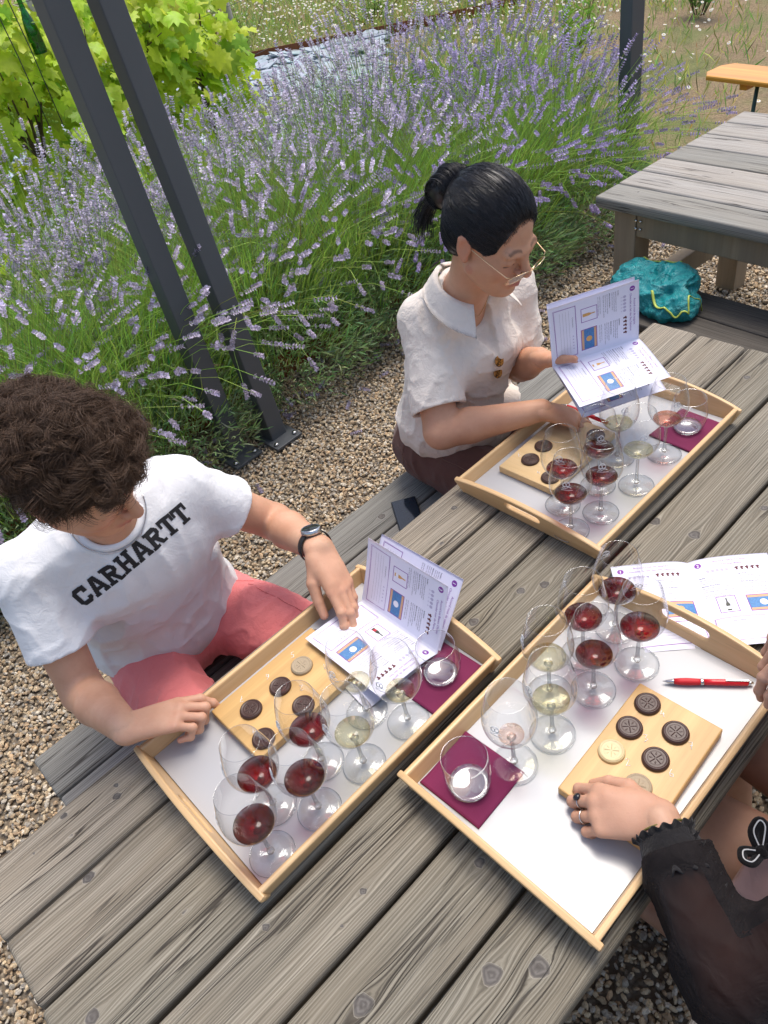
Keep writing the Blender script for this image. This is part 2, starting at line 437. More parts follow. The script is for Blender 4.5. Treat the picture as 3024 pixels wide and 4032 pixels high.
for i in range(6):
    a,b=-E0[i+1]+.0038,-E0[i]-(.0038 if i else 0)
    if i==3: b-=.003
    kn=[k for k in KN if a-.005<k[1]<b+.005]
    plank('tabletop_plank',0,LT,a,b,TZ-(0,.001,.0005,.0,.001,.0)[i],.036,M['wood_t'],table,kn,rnd=(.62,.45,.3,.36,.3,.22)[i],jit=(.002 if i<3 else .006))
for x in (.30,LT-.30):
    for y in (-.12,-.70): leg(table,x,y,0,TZ-.12,.09,.09)
    MB().box((x,-.41,TZ-.08),(.045,.74,.085)).build('crossbeam',M['leg'],table,.004)
    MB().box((x+.068,-.41,.36),(.045,1.9,.085)).build('bench_beam',M['leg'],table,.004)
MB().box((LT/2,-.41,TZ-.165),(1.35,.07,.045)).build('stretcher',M['leg'],table,.004)
def bench(label,x0,x1,ys,ztop,kn,mat,legs,name='bench',axis='x',grp=None):
    b=empty(name,((x0+x1)/2,sum(ys[0])/2,0) if axis=='x' else (sum(ys[0])/2,(x0+x1)/2,0));tag(b,label,'bench',grp)
    ml=b.location.copy()
    for (a,c) in ys:
        o=plank('seat_plank',x0,x1,a,c,ztop,.034,mat,b,[k for k in kn if a<k[1]<c],axis=axis);o.location=-ml
    for lx in legs:
        w=(ys[0][0]+ys[-1][1])/2;lo=min(min(y) for y in ys);hi=max(max(y) for y in ys)
        for q in (lo+.05,hi-.05):
            l=leg(b,*((lx,q) if axis=='x' else (q,lx)),0,ztop-.0345,.07,.07);l.location=-ml
        s=(.05,hi-lo-.03,.06) if axis=='x' else (hi-lo-.03,.05,.06)
        l=MB().box((*((lx+.061,w) if axis=='x' else (w,lx+.061)),ztop-.068),s).build('crossbeam',M['leg'],b,.004);l.location=-ml
    return b
bench('grey wooden bench the man and the woman in cream sit on',.142,2.15,[(.137,.274),(.281,.417)],.45,[(.47,.35,.006),(1.21,.33,.012),(.96,.31,.011),(.6,.2,.008),(1.8,.36,.01)],M['wood_b'],(.42,1.85))
bench('grey wooden bench under the woman in the black blouse, across the table',.16,2.1,[(-1.052,-.915),(-1.196,-1.059)],.45,[(.79,-.975,.02),(1.3,-1.1,.012)],M['wood_b'],(.42,1.85))
# ---- second table and its bench
t2=empty('picnic_table',(2.72,.66,0),R(-4.2));tag(t2,'empty pale grey plank table on brown legs, behind the teal bag','table')
for i in range(7):
    o=plank('tabletop_plank',-2.0+.0,0,.0+i*.139+.003,.0+(i+1)*.139-.004,0,.042,M['wood_2'],t2,[(-.3-.55*((i*37)%5)/3,.0+i*.139+.06,.008),(-.12-.1*((i*13)%4),.139*i+.1,.006)],axis='y',jit=.004,nx=90)
    o.location=(0,0,.738)
def l2(name,c,d,m=M['leg']): return MB().box(c,d).build(name,m,t2,.004)
for x in (.10,.87):
    for y in (-.10,-1.9): leg(t2,x,y,0,.694,.095,.095)
l2('apron_beam',(.075,-1.0,.64),(.04,1.70,.095));l2('apron_beam',(.90,-1.0,.64),(.04,1.70,.095))
l2('crossbeam',(.485,-.10,.3),(.675,.06,.09))
for y in(-.105,-.085):
    for z in (.655,.625):
        MB().lathe([(0,.0),(.006,0),(.006,.003),(.003,.005),(0,.005)],12).build('bolt',M['steel'],t2,None,(.052,-.165+(y+.1),z),(0,-PI/2,0))
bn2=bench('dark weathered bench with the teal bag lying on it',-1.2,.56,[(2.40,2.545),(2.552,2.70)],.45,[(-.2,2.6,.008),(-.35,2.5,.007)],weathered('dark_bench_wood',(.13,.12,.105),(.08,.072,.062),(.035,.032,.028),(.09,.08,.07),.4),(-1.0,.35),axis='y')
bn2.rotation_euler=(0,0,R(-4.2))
# third bench hinted below the second table
# ================================================================ trays
def tray(x0,x1,y0,y1,label):
    """inner floor rectangle"""
    T=empty('serving_tray',((x0+x1)/2,(y0+y1)/2,TZ));tag(T,label,'tray',None)
    cx_,cy_=(x0+x1)/2,(y0+y1)/2;hx=(x1-x0)/2;hy=(y1-y0)/2
    MB().box((0,0,.0105),(2*hx+.004,2*hy+.004,.005)).build('floor_panel',M['white'],T)
    lean=R(14)
    for s in (-1,1):
        # long rails
        o=MB().box((0,0,.021),(2*hx+.030,.0105,.042)).build('side_rail',M['trayx'],T,.0035)
        o.location=(0,s*(hy+.0055),.002);o.rotation_euler=(-s*lean,0,0)
        # end boards with arched top and slot
        W=hy+.021;pts=[(-W+.008,0),(W-.008,0),(W+.006,.034),(W+.005,.040)]
        for i in range(1,16):
            t=i/16;y=(W+.003)*(1-2*t);pts.append((y,.0415+.024*(1-(1-2*t)**2)))
        pts+=[(-W-.005,.040),(-W-.006,.034)]
        hole=[];a=.036;rr=.0105
        for k in range(12): an=-PI/2+PI*k/11;hole.append((a+rr*math.cos(an),.040+rr*math.sin(an)))
        for k in range(12): an=PI/2+PI*k/11;hole.append((-a+rr*math.cos(an),.040+rr*math.sin(an)))
        # local: x->y world, y->z world
        Mx=Matrix(((0,0,1,0),(1,0,0,0),(0,1,0,0),(0,0,0,1)))
        o=plate('end_board',pts,[hole],.0115,M['tray'],T,.0028,Mx)
        o.location=(s*(hx+.0065),0,.001);o.rotation_euler=(0,s*lean,0)
    return T
TR1=tray(.335,.850,-.392,-.060,'light wooden tray in front of the man, white floor, his booklet standing in it')
TR2=tray(1.208,1.722,-.381,-.045,'light wooden tray in front of the woman in the cream shirt, at the far end')
TR3=tray(.610,1.112,-.787,-.457,'light wooden tray on the right')
TR3['label']='light wooden tray on the right, with the red pen and ringed hand above it'
FZ=TZ+.0135  # tray floor level
# ================================================================ napkins
napm=simple('burgundy_paper',(.155,.008,.055),.85,0,400,.12,.25,.0006)
def napkin(cx_,cy_,sx,sy,rz,label):
    n=24;V=[];g=np.linspace(-.5,.5,n)
    for lay in (0,1):
        for i in range(n):
            for j in range(n):
                x,y=g[i]*sx*(1-.01*lay),g[j]*sy*(1-.01*lay)
                z=.0006+lay*.0022+.0007*math.sin(x*90+lay)*math.cos(y*70+2)+.0010*(abs(g[i])*2)**6*lay
                V.append((x,y,z))
    F=[]
    for lay in(0,1):
        for i in range(n-1):
            for j in range(n-1):
                a=lay*n*n+i*n+j;f=(a,a+n,a+n+1,a+1);F.append(f if lay else f[::-1])
    B=n*n
    ring=[i*n for i in range(n)]+[(n-1)*n+j for j in range(1,n)]+[i*n+n-1 for i in range(n-2,-1,-1)]+[j for j in range(n-2,0,-1)]
    for k in range(len(ring)):
        a,b=ring[k],ring[(k+1)%len(ring)];F.append((a,b,B+b,B+a))
    o=link('napkin',mesh('napkin',V,F,napm),None,(cx_,cy_,FZ),(0,0,R(rz)))
    tag(o,label,'napkin','burgundy napkins on the trays')
napkin(.7800,-.336,.130,.110,2,'burgundy paper napkin under the tumbler on the tray in front of the man')
napkin(1.640,-.330,.128,.108,-3,'burgundy paper napkin under the tumbler on the far tray')
napkin(.672,-.517,.118,.122,2,'burgundy paper napkin under the tumbler on the right-hand tray')
# ================================================================ wine glasses
GL=glass_thin('clear_glass',(.985,.988,.988),(.62,.64,.66),2.6,base=.05)
GR=glass_thin('glass_rim',(.85,.87,.88),(.62,.64,.66),1.0,base=.15)
GS=glass_thin('glass_stem',(.90,.92,.93),(.50,.52,.54),1.3,base=.14)
ETCH=simple('etched_white',(.75,.75,.75),.8,bump=0)
bowl=[(.0045,.083),(.010,.0845),(.019,.0895),(.028,.0975),(.0355,.108),(.0405,.120),(.0425,.132),(.0420,.146),(.0395,.161),(.0360,.177),(.0320,.193),(.0308,.1965)]
def bowl_r(z):
    zz=[p[1] for p in bowl];rr=[p[0] for p in bowl];return float(np.interp(z,zz,rr))
def fine(prof,k=4):
    prof=np.array(prof);t=np.arange(len(prof));q=np.linspace(0,len(prof)-1,(len(prof)-1)*k+1)
    out=[]
    for j in range(2):
        a=prof[:,j];o=[]
        for u in q:
            i=min(int(u),len(a)-2);f=u-i;p0,p1,p2,p3=a[max(i-1,0)],a[i],a[i+1],a[min(i+2,len(a)-1)]
            o.append(.5*((2*p1)+(-p0+p2)*f+(2*p0-5*p1+4*p2-p3)*f*f+(-p0+3*p1-3*p2+p3)*f**3))
        out.append(o)
    return np.array(out).T
bf=fine(bowl,3)
foot=[(.0372,.0006),(.0374,.0014),(.0370,.0020),(.030,.0026),(.020,.0036),(.011,.0055),(.0062,.0095)]
stem=[(.0062,.0095),(.0056,.011),(.0066,.0125),(.0050,.0145),(.0040,.02),(.0034,.035),(.0033,.055),(.0036,.070),(.0045,.079),(.0075,.0838)]
REDM=liquid('red_wine',(.56,.02,.062),(.22,.006,.024));WHM=liquid('white_wine',(.96,.94,.82),(.86,.83,.62))
ROM=liquid('rose_wine',(.93,.66,.56),(.80,.48,.38))
ROP=liquid('blush_wine',(.95,.86,.82),(.86,.72,.66));REDS=liquid('red_wine_surface',(.50,.02,.05),(.30,.01,.03));WHS=liquid('white_wine_surface',(.97,.95,.85),(.9,.88,.72))
def bowl_local(name,mats,**k):
    return None
_g={}
def glass_parts():
    if _g: return _g
    m=MB();m.lathe(bf,40);  # open: strip caps
    m.F=[f for f in m.F if len(f)==4];m.M=m.M[:len(m.F)];m.S=m.S[:len(m.F)];_g['bowl']=m
    r=MB();a=np.linspace(0,2*PI,48,endpoint=False);r.lathe([(.0304,.1964),(.0308,.1970),(.0312,.1966),(.0309,.1958)],64,close=True);_g['rim']=r
    s=MB();s.lathe(stem,20);_g['stem']=s
    f=MB();f.lathe([(.0,.0006)]+foot,48);f.F=[q for q in f.F if len(q)==4];f.M=f.M[:len(f.F)];f.S=f.S[:len(f.F)];_g['foot']=f
    e=MB();e.lathe([(.0366,.0006),(.0375,.0010),(.0377,.0016),(.0372,.0022),(.0364,.0018)],48,close=True);_g['edge']=e
    # etched emblem: looping strokes and a short line of marks below, on the bowl
    g=MB()
    def st(pts,w=.0005):
        P=[]
        for u,v in pts:
            z=.160+v;rad=bowl_r(z)+.0003;an=u/rad;P.append((rad*math.cos(an),rad*math.sin(an),z))
        g.tube(P,w,4)
    t=np.linspace(0,2*PI,26)
    st([(.0062*math.cos(x),.0085*math.sin(x)*(.6+.4*math.cos(x/2))) for x in t])
    st([(-.004+.0035*math.cos(x),.0045*math.sin(x)) for x in t]);st([(.003+.003*math.cos(x),.001+.0042*math.sin(x)) for x in t])
    st([(-.0085+.009*x/2/PI*2,-.006-.002*math.sin(x)) for x in t])
    for k in range(10): st([(-.010+.0022*k,-.0115),(-.0100+.0022*k+.0008,-.0098),(-.010+.0022*k+.0015,-.0115)],.00042)
    _g['logo']=g
    return _g
_meshc={}
def gp(name,key,mat,root):
    if key in _meshc: return link(name,_meshc[key],root)
    o=glass_parts()[key].build(name,mat,root);_meshc[key]=o.data;return o
def wine(kind):
    h={'red':.019,'red2':.016,'white':.0155,'little':.008,'rose':.015,'drop':.006,'whitelow':.010}[kind];z0=.0855
    P=[]
    for z in np.linspace(z0,z0+h,9): P.append((max(bowl_r(z)-.0012,.0005),z))
    P=[(0,z0-.0004)]+P+[(0,z0+h)]
    m={'red':REDM,'red2':REDM,'white':WHM,'little':WHM,'rose':ROM,'drop':ROP,'whitelow':WHM}[kind]
    key='wine_'+kind
    if key not in _meshc:
        mb=MB();mb.lathe(P,36);me=mesh('wine',np.vstack(mb.V),mb.F,m,mb.M);_meshc[key]=me
    return _meshc[key]
def wine_glass(x,y,kind,label,logo=200,grp=None):
    g=empty('wine_glass',(x,y,FZ+.0004),0);tag(g,label,'wine glass',grp)
    for nm,key,mt in (('bowl','bowl',GL),('rim','rim',GR),('stem','stem',GS),('foot','foot',GL),('foot_edge','edge',GR)):
        gp(nm,key,mt,g)
    o=gp('etched_emblem','logo',ETCH,g);o.rotation_euler=(0,0,R(logo))
    if kind!='empty': link('wine',wine(kind),g)
    return g
G1=[(.373,-.363,'red','red wine glass nearest the near corner of the man\'s tray'),(.425,-.302,'red','red wine glass behind the nearest one, beside the man\'s pinching hand'),(.471,-.365,'red','red wine glass second along the outer edge of the man\'s tray'),(.529,-.305,'red','red wine glass in front of the bamboo board on the man\'s tray'),(.574,-.363,'white','white wine glass next to the red ones on the man\'s tray'),(.646,-.293,'little','nearly empty wine glass over the blue picture of the flat booklet page'),(.680,-.364,'whitelow','wine glass with a little white wine, closest to the tumbler on the man\'s tray')]
G2=[(1.224,-.312,'red','foremost red wine glass on the far tray'),(1.277,-.252,'red','red wine glass in front of the hand of the woman in cream'),(1.302,-.331,'red','red wine glass second from the front on the outer side of the far tray'),(1.371,-.277,'red','red wine glass furthest back of the reds on the far tray, near the red pen'),(1.416,-.343,'white','white wine glass in the middle of the far tray\'s outer row'),(1.472,-.259,'white','white wine glass just below the held booklet'),(1.539,-.335,'rose','rosé wine glass with its foot by the napkin on the far tray')]
G3=[(1.020,-.596,'red','red wine glass closest to the red pen on the right tray'),(1.064,-.524,'red','red wine glass standing in the far corner of the right tray'),(.981,-.512,'red','red wine glass against the rail next to the corner one on the right tray'),(.930,-.569,'red2','red wine glass in the inner row just above the bamboo board'),(.880,-.515,'white','white wine glass against the rail of the right tray'),(.818,-.567,'white','white wine glass in the inner row between the red ones and the rosé'),(.735,-.554,'drop','nearly empty blush wine glass with its foot on the napkin of the right tray')]
for i,(x,y,k,l) in enumerate(G1): wine_glass(x,y,k,l,150+i*7,'wine glasses on the trays')
for i,(x,y,k,l) in enumerate(G2): wine_glass(x,y,k,l,205+i*5,'wine glasses on the trays')
for i,(x,y,k,l) in enumerate(G3): wine_glass(x,y,k,l,40+i*25,'wine glasses on the trays')
# tumblers
def tumbler(x,y,label,straight=0):
    g=empty('tumbler',(x,y,FZ+.004),0);tag(g,label,'tumbler','tumblers on the napkins')
    if straight: P=[(.030,.004),(.034,.014),(.0372,.03),(.038,.05),(.0372,.075),(.036,.088)]
    else: P=[(.028,.004),(.036,.014),(.040,.030),(.0405,.045),(.0385,.065),(.0345,.086)]
    P=fine(P,4);m=MB();m.lathe(P,44);m.F=[f for f in m.F if len(f)==4];m.M=m.M[:len(m.F)];m.S=m.S[:len(m.F)];m.build('wall',GL,g)
    r=P[-1][0];MB().lathe([(r-.0007,.0875 if straight else .0855),(r,.0888 if straight else .0868),(r+.0007,.0875 if straight else .0855)],48,close=True).build('rim',GR,g)
    b=P[0][0];m=MB();m.lathe([(0,.0),(b-.003,.0),(b,.002),(b+.0035,.007),(b+.002,.0105),(b-.006,.0085),(0,.0075)],40);m.build('thick_base',GS,g)
    MB().lathe([(b-.004,.0015),(b-.001,.0008),(b,.003),(b-.003,.004)],40,close=True).build('base_ring',GR,g)
tumbler(.786,-.344,'empty tumbler beside the standing booklet on the man\'s tray');tumbler(1.643,-.331,'empty tumbler on the far tray, right of the rosé');tumbler(.659,-.524,'empty straight tumbler in the near corner of the right tray',1)
# ================================================================ bamboo boards and chocolates
def board(x0,x1,y0,y1,mat,label,rz=0):
    o=MB().box((0,0,.009),(x1-x0,y1-y0,.018)).build('chocolate_board',mat,None,.0022)
    o.location=((x0+x1)/2,(y0+y1)/2,FZ+.0003);o.rotation_euler=(0,0,R(rz))
    tag(o,label,'serving board',None);return o
b1=board(.455,.700,-.226,-.076,M['bamboo'],'bamboo board of chocolate discs on the man\'s tray',0)
b2=board(1.287,1.530,-.217,-.066,M['pineboard'],'pale wooden board under the hand of the woman in cream',1)
b3=board(.742,.982,-.775,-.631,M['bamboo'],'bamboo board with six chocolates in view on the right tray',2)
BZ=FZ+.0185
chm=NT('dark_chocolate');f=chm.noise(chm.obj(),60,3,.6);chm=chm.surf(chm.bsdf(chm.mix(f,(.040,.017,.012),(.060,.026,.018)),.38,0,chm.bump(f,.15,.001),.45))
chc=simple('cream_chocolate',(.62,.50,.27),.45);chg=simple('speckled_beige_chocolate',(.36,.28,.18),.6,0,900,.35)
def disc_mesh(mat):
    # top relief: rim ring, compass star
    n=90;g=np.linspace(-1,1,n);r0=.0198
    X,Y=np.meshgrid(g,g,indexing='ij');rr=np.sqrt(X**2+Y**2);an=np.arctan2(Y,X)
    # map square grid to disc
    k=np.maximum(np.abs(X),np.abs(Y))/np.maximum(rr,1e-9);X2,Y2=X*k,Y*k;rr=np.sqrt(X2**2+Y2**2);an=np.arctan2(Y2,X2)
    s=np.abs(((an/(PI/2))+.5)%1-.5)*2   # 0 on main axes
    star=(rr<.66)&(s<.26*(1-rr/.66)**1.2)
    s2=np.abs(((an-PI/4)/(PI/2)+.5)%1-.5)*2
    star2=(rr>.24)&(rr<.5)&(s2<.16*(1-np.abs(rr-.36)/.14))
    z=.0055+.0009*np.exp(-((rr-.88)/.07)**2)-.0009*(rr>.95)*(rr-.95)/.05*2
    z=z+.0003*np.exp(-((rr-.60)/.02)**2)+.0016*star*(1-s/.26).clip(0,1)+.0006*star2
    V=np.stack([X2*r0,Y2*r0,z],-1).reshape(-1,3)
    i=np.arange(n-1);a=(i[:,None]*n+i[None,:]).ravel();F=np.stack([a,a+n,a+n+1,a+1],1)
    m=MB();m.add(V,F.tolist())
    m.lathe([(.0198,.0050),(.0204,.0042),(.0212,.0010),(.0208,0)],48);
    me=mesh('disc',np.vstack(m.V),m.F,mat,m.M);return me
dm={'d':disc_mesh(chm),'c':disc_mesh(chc),'g':disc_mesh(chg)}
C1=[(.628,-.135,'g','speckled beige chocolate disc on the man\'s board'),(.572,-.139,'d','dark chocolate disc between the beige one and the row end on the man\'s board'),(.506,-.135,'d','dark chocolate disc nearest the man\'s pinching fingers'),(.531,-.205,'d','dark chocolate disc behind a red wine glass bowl on the man\'s board'),(.485,-.201,'d','dark chocolate disc at the near corner of the man\'s board')]
C1[3]=(.574,-.205,'d',C1[3][3])
C2=[(1.342,-.115,'d','dark chocolate disc alone at the near end of the pale board'),(1.398,-.110,'d','dark chocolate disc half under the hand of the woman in cream'),(1.317,-.190,'d','dark chocolate disc at the corner of the pale board by the front glasses'),(1.496,-.185,'d','dark chocolate disc at the far end of the pale board, seen through a glass')]
C3=[(.950,-.659,'d','dark chocolate disc at the top corner of the right board, by the number 4'),(.895,-.661,'d','dark chocolate disc beside the number 3 on the right board'),(.932,-.720,'d','dark chocolate disc by the number 7 on the right board'),(.842,-.663,'c','cream white chocolate disc above the ringed hand'),(.873,-.721,'d','dark chocolate disc by the number 6 on the right board'),(.818,-.725,'g','greyish speckled chocolate disc partly hidden by the ringed hand')]
for i,(x,y,k,l) in enumerate(C1+C2+C3):
    o=link('chocolate_disc',dm[k],None,(x,y,BZ),(0,0,i*.7));tag(o,l,'chocolate','chocolate discs on the boards')
# handwritten white numbers (strokes on the board)
INK=simple('white_ink',(.85,.85,.83),.7,bump=0)
DG={'1':[[(0,.6),(.3,1),(.3,0)]],'2':[[(0,.8),(.3,1),(.5,.75),(0,0),(.55,.02)]],'3':[[(0,1),(.5,.95),(.2,.55),(.5,.3),(.0,0)]],'4':[[(.3,1),(0,.45),(.55,.45)],[(.42,.7),(.38,0)]],'5':[[(.5,1),(.1,1),(.05,.55),(.45,.4),(.35,.05),(0,0)]],'6':[[(.4,1),(.05,.5),(.05,.1),(.4,0),(.45,.35),(.1,.45)]],'7':[[(0,1),(.5,1),(.15,0)],[(.1,.5),(.45,.55)]]}
def digits(bd,items,ang,sz=.0125):
    m=MB();ca,sa=math.cos(ang),math.sin(ang)
    for d,x,y in items:
        for st in DG[d]:
            P=[]
            for u,v in st:
                u=(u-.27)*sz*.95;v=(v-.5)*sz;P.append((x+u*ca-v*sa,y+u*sa+v*ca,BZ+.0004))
            m.tube(P,.00055,5,flat=.4)
    o=m.build('handwritten_numbers',INK,None);mw=Matrix.Translation(bd.location)@bd.rotation_euler.to_matrix().to_4x4()
    o.parent=bd;o.matrix_parent_inverse=mw.inverted()
digits(b3,[('4',.95,-.686),('3',.896,-.690),('7',.928,-.749),('2',.843,-.691),('6',.869,-.750),('5',.808,-.752)],R(-48))
digits(b1,[('5',.633,-.099),('6',.570,-.101),('7',.508,-.101),('1',.655,-.170),('2',.596,-.172),('4',.482,-.176)],R(150))
digits(b2,[('7',1.343,-.081),('4',1.318,-.157)],R(150))
# ================================================================ pens
def pen(loc,rz,label,col=(.62,.012,.022),rx=0,cat='pen'):
    p_=empty('ballpoint_pen',loc,0);p_.rotation_euler=(0,rx,R(rz));tag(p_,label,cat)
    red=simple('red_plastic',col,.25,nscale=5,namp=.02,bump=0);rub=simple('red_rubber',tuple(c*.85 for c in col),.6,bump=0)
    def seg(nm,prof,mt):
        m=MB();m.lathe(prof,20);V=np.vstack(m.V)[:,[2,0,1]];me=mesh(nm,V,m.F,mt,m.M);return link(nm,me,p_)
    seg('tip',[(.0006,0),(.001,.003),(.0022,.006),(.0042,.016),(.0047,.018)],M['steel'])
    seg('grip',[(.0048,.018),(.0058,.028),(.0062,.04),(.0056,.055),(.0052,.060)],rub)
    seg('ring',[(.0054,.060),(.0056,.061),(.0056,.064),(.0054,.065)],M['steel'])
    seg('barrel',[(.0052,.065),(.0050,.08),(.0054,.11),(.0050,.132),(.0045,.134)],red)
    seg('push_button',[(.003,.134),(.0032,.138),(.0022,.142),(.0005,.143)],M['steel'])
    MB().box((.117,0,.0066),(.036,.0035,.0012)).build('clip',M['steel'],p_,.0004)
pen((1.012,-.650,FZ+.0063),-52.5,'red ballpoint pen lying on the white floor of the right tray')
pen((1.548,-.050,FZ+.0305-.005),-91,'red ballpoint pen lying behind the chocolates on the far tray',rx=R(1))
pen((.702,-.074,FZ+.0063),-68,'dark red pen tucked under the booklet on the man\'s tray',(.25,.01,.03))
# ================================================================ phone
ph=empty('smartphone',(1.252,.2615,.4515),R(57));tag(ph,'dark smartphone lying on the bench between the man and the woman','phone')
MB().box((0,0,.0042),(.150,.073,.0082)).build('case',simple('black_case',(.01,.011,.013),.4,bump=0),ph,.003)
MB().box((0,0,.0086),(.144,.067,.0006)).build('screen',simple('dark_screen',(.012,.018,.028),.08,bump=0),ph)
# ================================================================ booklets
PAPER=simple('white_paper',(.77,.76,.87),.6,0,200,.01,0)
PRN=[simple('print_purple',(.22,.035,.33),.6,bump=0),simple('print_text_grey',(.10,.09,.13),.7,bump=0),simple('print_dark_red',(.10,.006,.012),.6,bump=0),simple('print_blue',(.05,.19,.42),.5,0,300,.5,0),simple('print_tan',(.62,.36,.20),.6,bump=0),simple('print_pale_lilac',(.50,.46,.62),.7,bump=0),simple('print_bottle_dark',(.03,.035,.02),.5,bump=0),simple('print_amber',(.65,.35,.10),.5,bump=0),simple('print_white',(.8,.8,.85),.6,bump=0),simple('print_red',(.45,.02,.04),.6,bump=0)]
class Page:
    """print laid out in page millimetres (W 148 x H 210, origin bottom left)"""
    def __init__(s): s.V=[];s.F=[];s.M=[];s.n=0
    def add(s,V,F,m,lift=0.15):
        V=np.asarray(V,float)
        s.V.append(np.column_stack([V,np.full(len(V),lift)]))
        for f in F: s.F.append(tuple(i+s.n for i in f));s.M.append(m)
        s.n+=len(V)
    def rect(s,x,y,w,h,m,lift=.15,step=8):
        nx=max(1,int(w/step));ny=max(1,int(h/step));V=[(x+w*i/nx,y+h*j/ny) for i in range(nx+1) for j in range(ny+1)]
        F=[(i*(ny+1)+j,(i+1)*(ny+1)+j,(i+1)*(ny+1)+j+1,i*(ny+1)+j+1) for i in range(nx) for j in range(ny)];s.add(V,F,m,lift)
    def frame(s,x,y,w,h,t,m):
        s.rect(x,y,w,t,m);s.rect(x,y+h-t,w,t,m);s.rect(x,y+t,t,h-2*t,m);s.rect(x+w-t,y+t,t,h-2*t,m)
    def disc(s,x,y,r,m,n=24,lift=.15,sy=1): s.add([(x+r*math.cos(2*PI*k/n),y+sy*r*math.sin(2*PI*k/n)) for k in range(n)],[tuple(range(n))],m,lift)
    def line(s,P,t,m):
        P=np.array(P,float)
        for a,b in zip(P[:-1],P[1:]):
            d=b-a;L=np.hypot(*d);q=np.array([-d[1],d[0]])/max(L,1e-6)*t/2;k=max(1,int(L/8))
            V=[];
            for i in range(k+1): c=a+d*i/k;V+=[c+q,c-q]
            s.add(V,[(2*i,2*i+1,2*i+3,2*i+2) for i in range(k)],m)
    def text(s,txt,x,y,size,m,al='LEFT',bold=0,lift=.2,shear=0):
        V,F=text_mesh(txt,1.0,al,bold,shear)
        if len(V): s.add(V*size+np.array([x,y]),F,m,lift)
    def block(s,x,y,w,lines,size,m,lead,words):
        k=0
        for L in range(lines):
            t='';
            while len(t)*size*.5<w: t+=words[k%len(words)]+' ';k+=1
            s.text(t.strip(),x,y-L*lead,size,m)
    def star(s,x,y,r,m):
        V=[(x+(r if k%2==0 else r*.42)*math.sin(PI*k/5),y+(r if k%2==0 else r*.42)*math.cos(PI*k/5)) for k in range(10)];s.add(V+[(x,y)],[(k,(k+1)%10,10) for k in range(10)],m)
    def glassicon(s,x,y,m): s.disc(x,y,3.2,m,sy=1.15);s.rect(x-.3,y-8,.6,5,m);s.rect(x-2,y-8.6,4,.7,m)
    def choc(s,x,y,m):
        s.rect(x-1.6,y-4.5,3.6,7,m,.15,20);s.rect(x-3.2,y-.6,2,3.2,m,.15,20);s.rect(x+1.4,y+.8,2.6,2.6,m,.15,20);s.rect(x-.8,y+2,2.4,2.2,m,.16,20)
def bottle(P,x,y,m,lab,h=26):
    s=h/26;P.add([(x+a*s,y+b*s) for a,b in [(-3.3,0),(3.3,0),(3.3,13),(1.2,18),(1.1,26),(-1.1,26),(-1.2,18),(-3.3,13)]],[tuple(range(8))],m,.17);P.rect(x-3.2*s,y+3*s,6.4*s,6*s,lab,.22,20)
W1='Agriculture biologique en cours robe claire nez fruité bouche ample finale fraîche servir entre dix et douze degrés cépage chenin sols argilo calcaires vendange manuelle élevage en cuve'.split()
def page(num,t1,t2,bott,lab,pic,mirror=False):
    P=Page()
    P.disc(16,194,6.2,0,28);P.text(str(num),16,190.4,10,8,'CENTER',.02,.3)
    P.text(t1,74,197,7.0,5 if 0 else 0,'CENTER');P.text(t2,74,188,7.0,0,'CENTER')
    for i in range(5): P.glassicon(30+8.5*i,176,5)
    for i in range(5): P.choc(82+9.5*i,177,2)
    for (bx,by) in ((10,160),(80,162)):
        P.text('Familles :' if bx<50 else 'Ingrédients :',bx,by,3.6,1,bold=.02)
        P.block(bx,by-5,56,3,3.3,1,4.4,W1)
        P.text('Méthode de vinification :' if bx<50 else 'Méthode de fabrication :',bx,by-20,3.6,1,bold=.02)
        P.block(bx,by-25,56,3,3.3,1,4.4,W1[5:]+W1[:5])
        P.block(bx,by-42,56,2,3.3,1,4.4,W1[9:]+W1[:9])
    P.frame(26,74,34,38,1.3,0);bottle(P,43,78,bott,lab,29)
    P.frame(78,72,54,38,1.5,0);P.rect(79.5,73.5,51,35,4,.17);P.rect(79.5,79,51,24,3,.22);P.disc(105,91,7,pic,20,.27);P.frame(101,87,8,8,.4,8)
    # comment box, hand drawn double outline
    for k in range(3):
        j=lambda:random.uniform(-1.6,1.6)
        P.line([(12+j(),62+j()),(136+j(),63+j()),(137+j(),12+j()),(11+j(),11+j()),(12+j(),62)],.45,0)
    P.text('Commentaires :',38,53,4.2,1)
    for k in range(4): P.line([(20,46-7*k),(128,46-7*k)],.3,1)
    for k in range(5): P.star(86+8*k,54,2.6,5)
    return P
def put_page(P,name,fn,parent,side=1):
    """fn(s,t)->(pos,normal); s,t in metres on the page"""
    A=np.vstack(P.V);out=np.empty((len(A),3))
    pos,nor=fn(A[:,0]/1000,A[:,1]/1000)
    out=pos+nor*(A[:,2:3]/1000+.00025)*side
    me=mesh(name,out,P.F,PRN,P.M,False);return link(name,me,parent)
def sheet(name,fn,parent,W=.148,H=.210,n=26,m2=34,th=.0002,mat=None):
    g=np.linspace(0,W,n);h=np.linspace(0,H,m2);S,T=np.meshgrid(g,h,indexing='ij')
    pos,nor=fn(S.ravel(),T.ravel());V=np.vstack([pos+nor*th,pos-nor*th]);N=n*m2
    F=[]
    for i in range(n-1):
        for j in range(m2-1):
            a=i*m2+j;F.append((a,a+m2,a+m2+1,a+1));F.append((N+a,N+a+1,N+a+m2+1,N+a+m2))
    ring=[i*m2 for i in range(n)]+[(n-1)*m2+j for j in range(1,m2)]+[i*m2+m2-1 for i in range(n-2,-1,-1)]+[j for j in range(m2-2,0,-1)]
    for k in range(len(ring)):
        a,b=ring[k],ring[(k+1)%len(ring)];F.append((a,b,N+b,N+a))
    return link(name,mesh(name,V,F,mat or PAPER),parent)
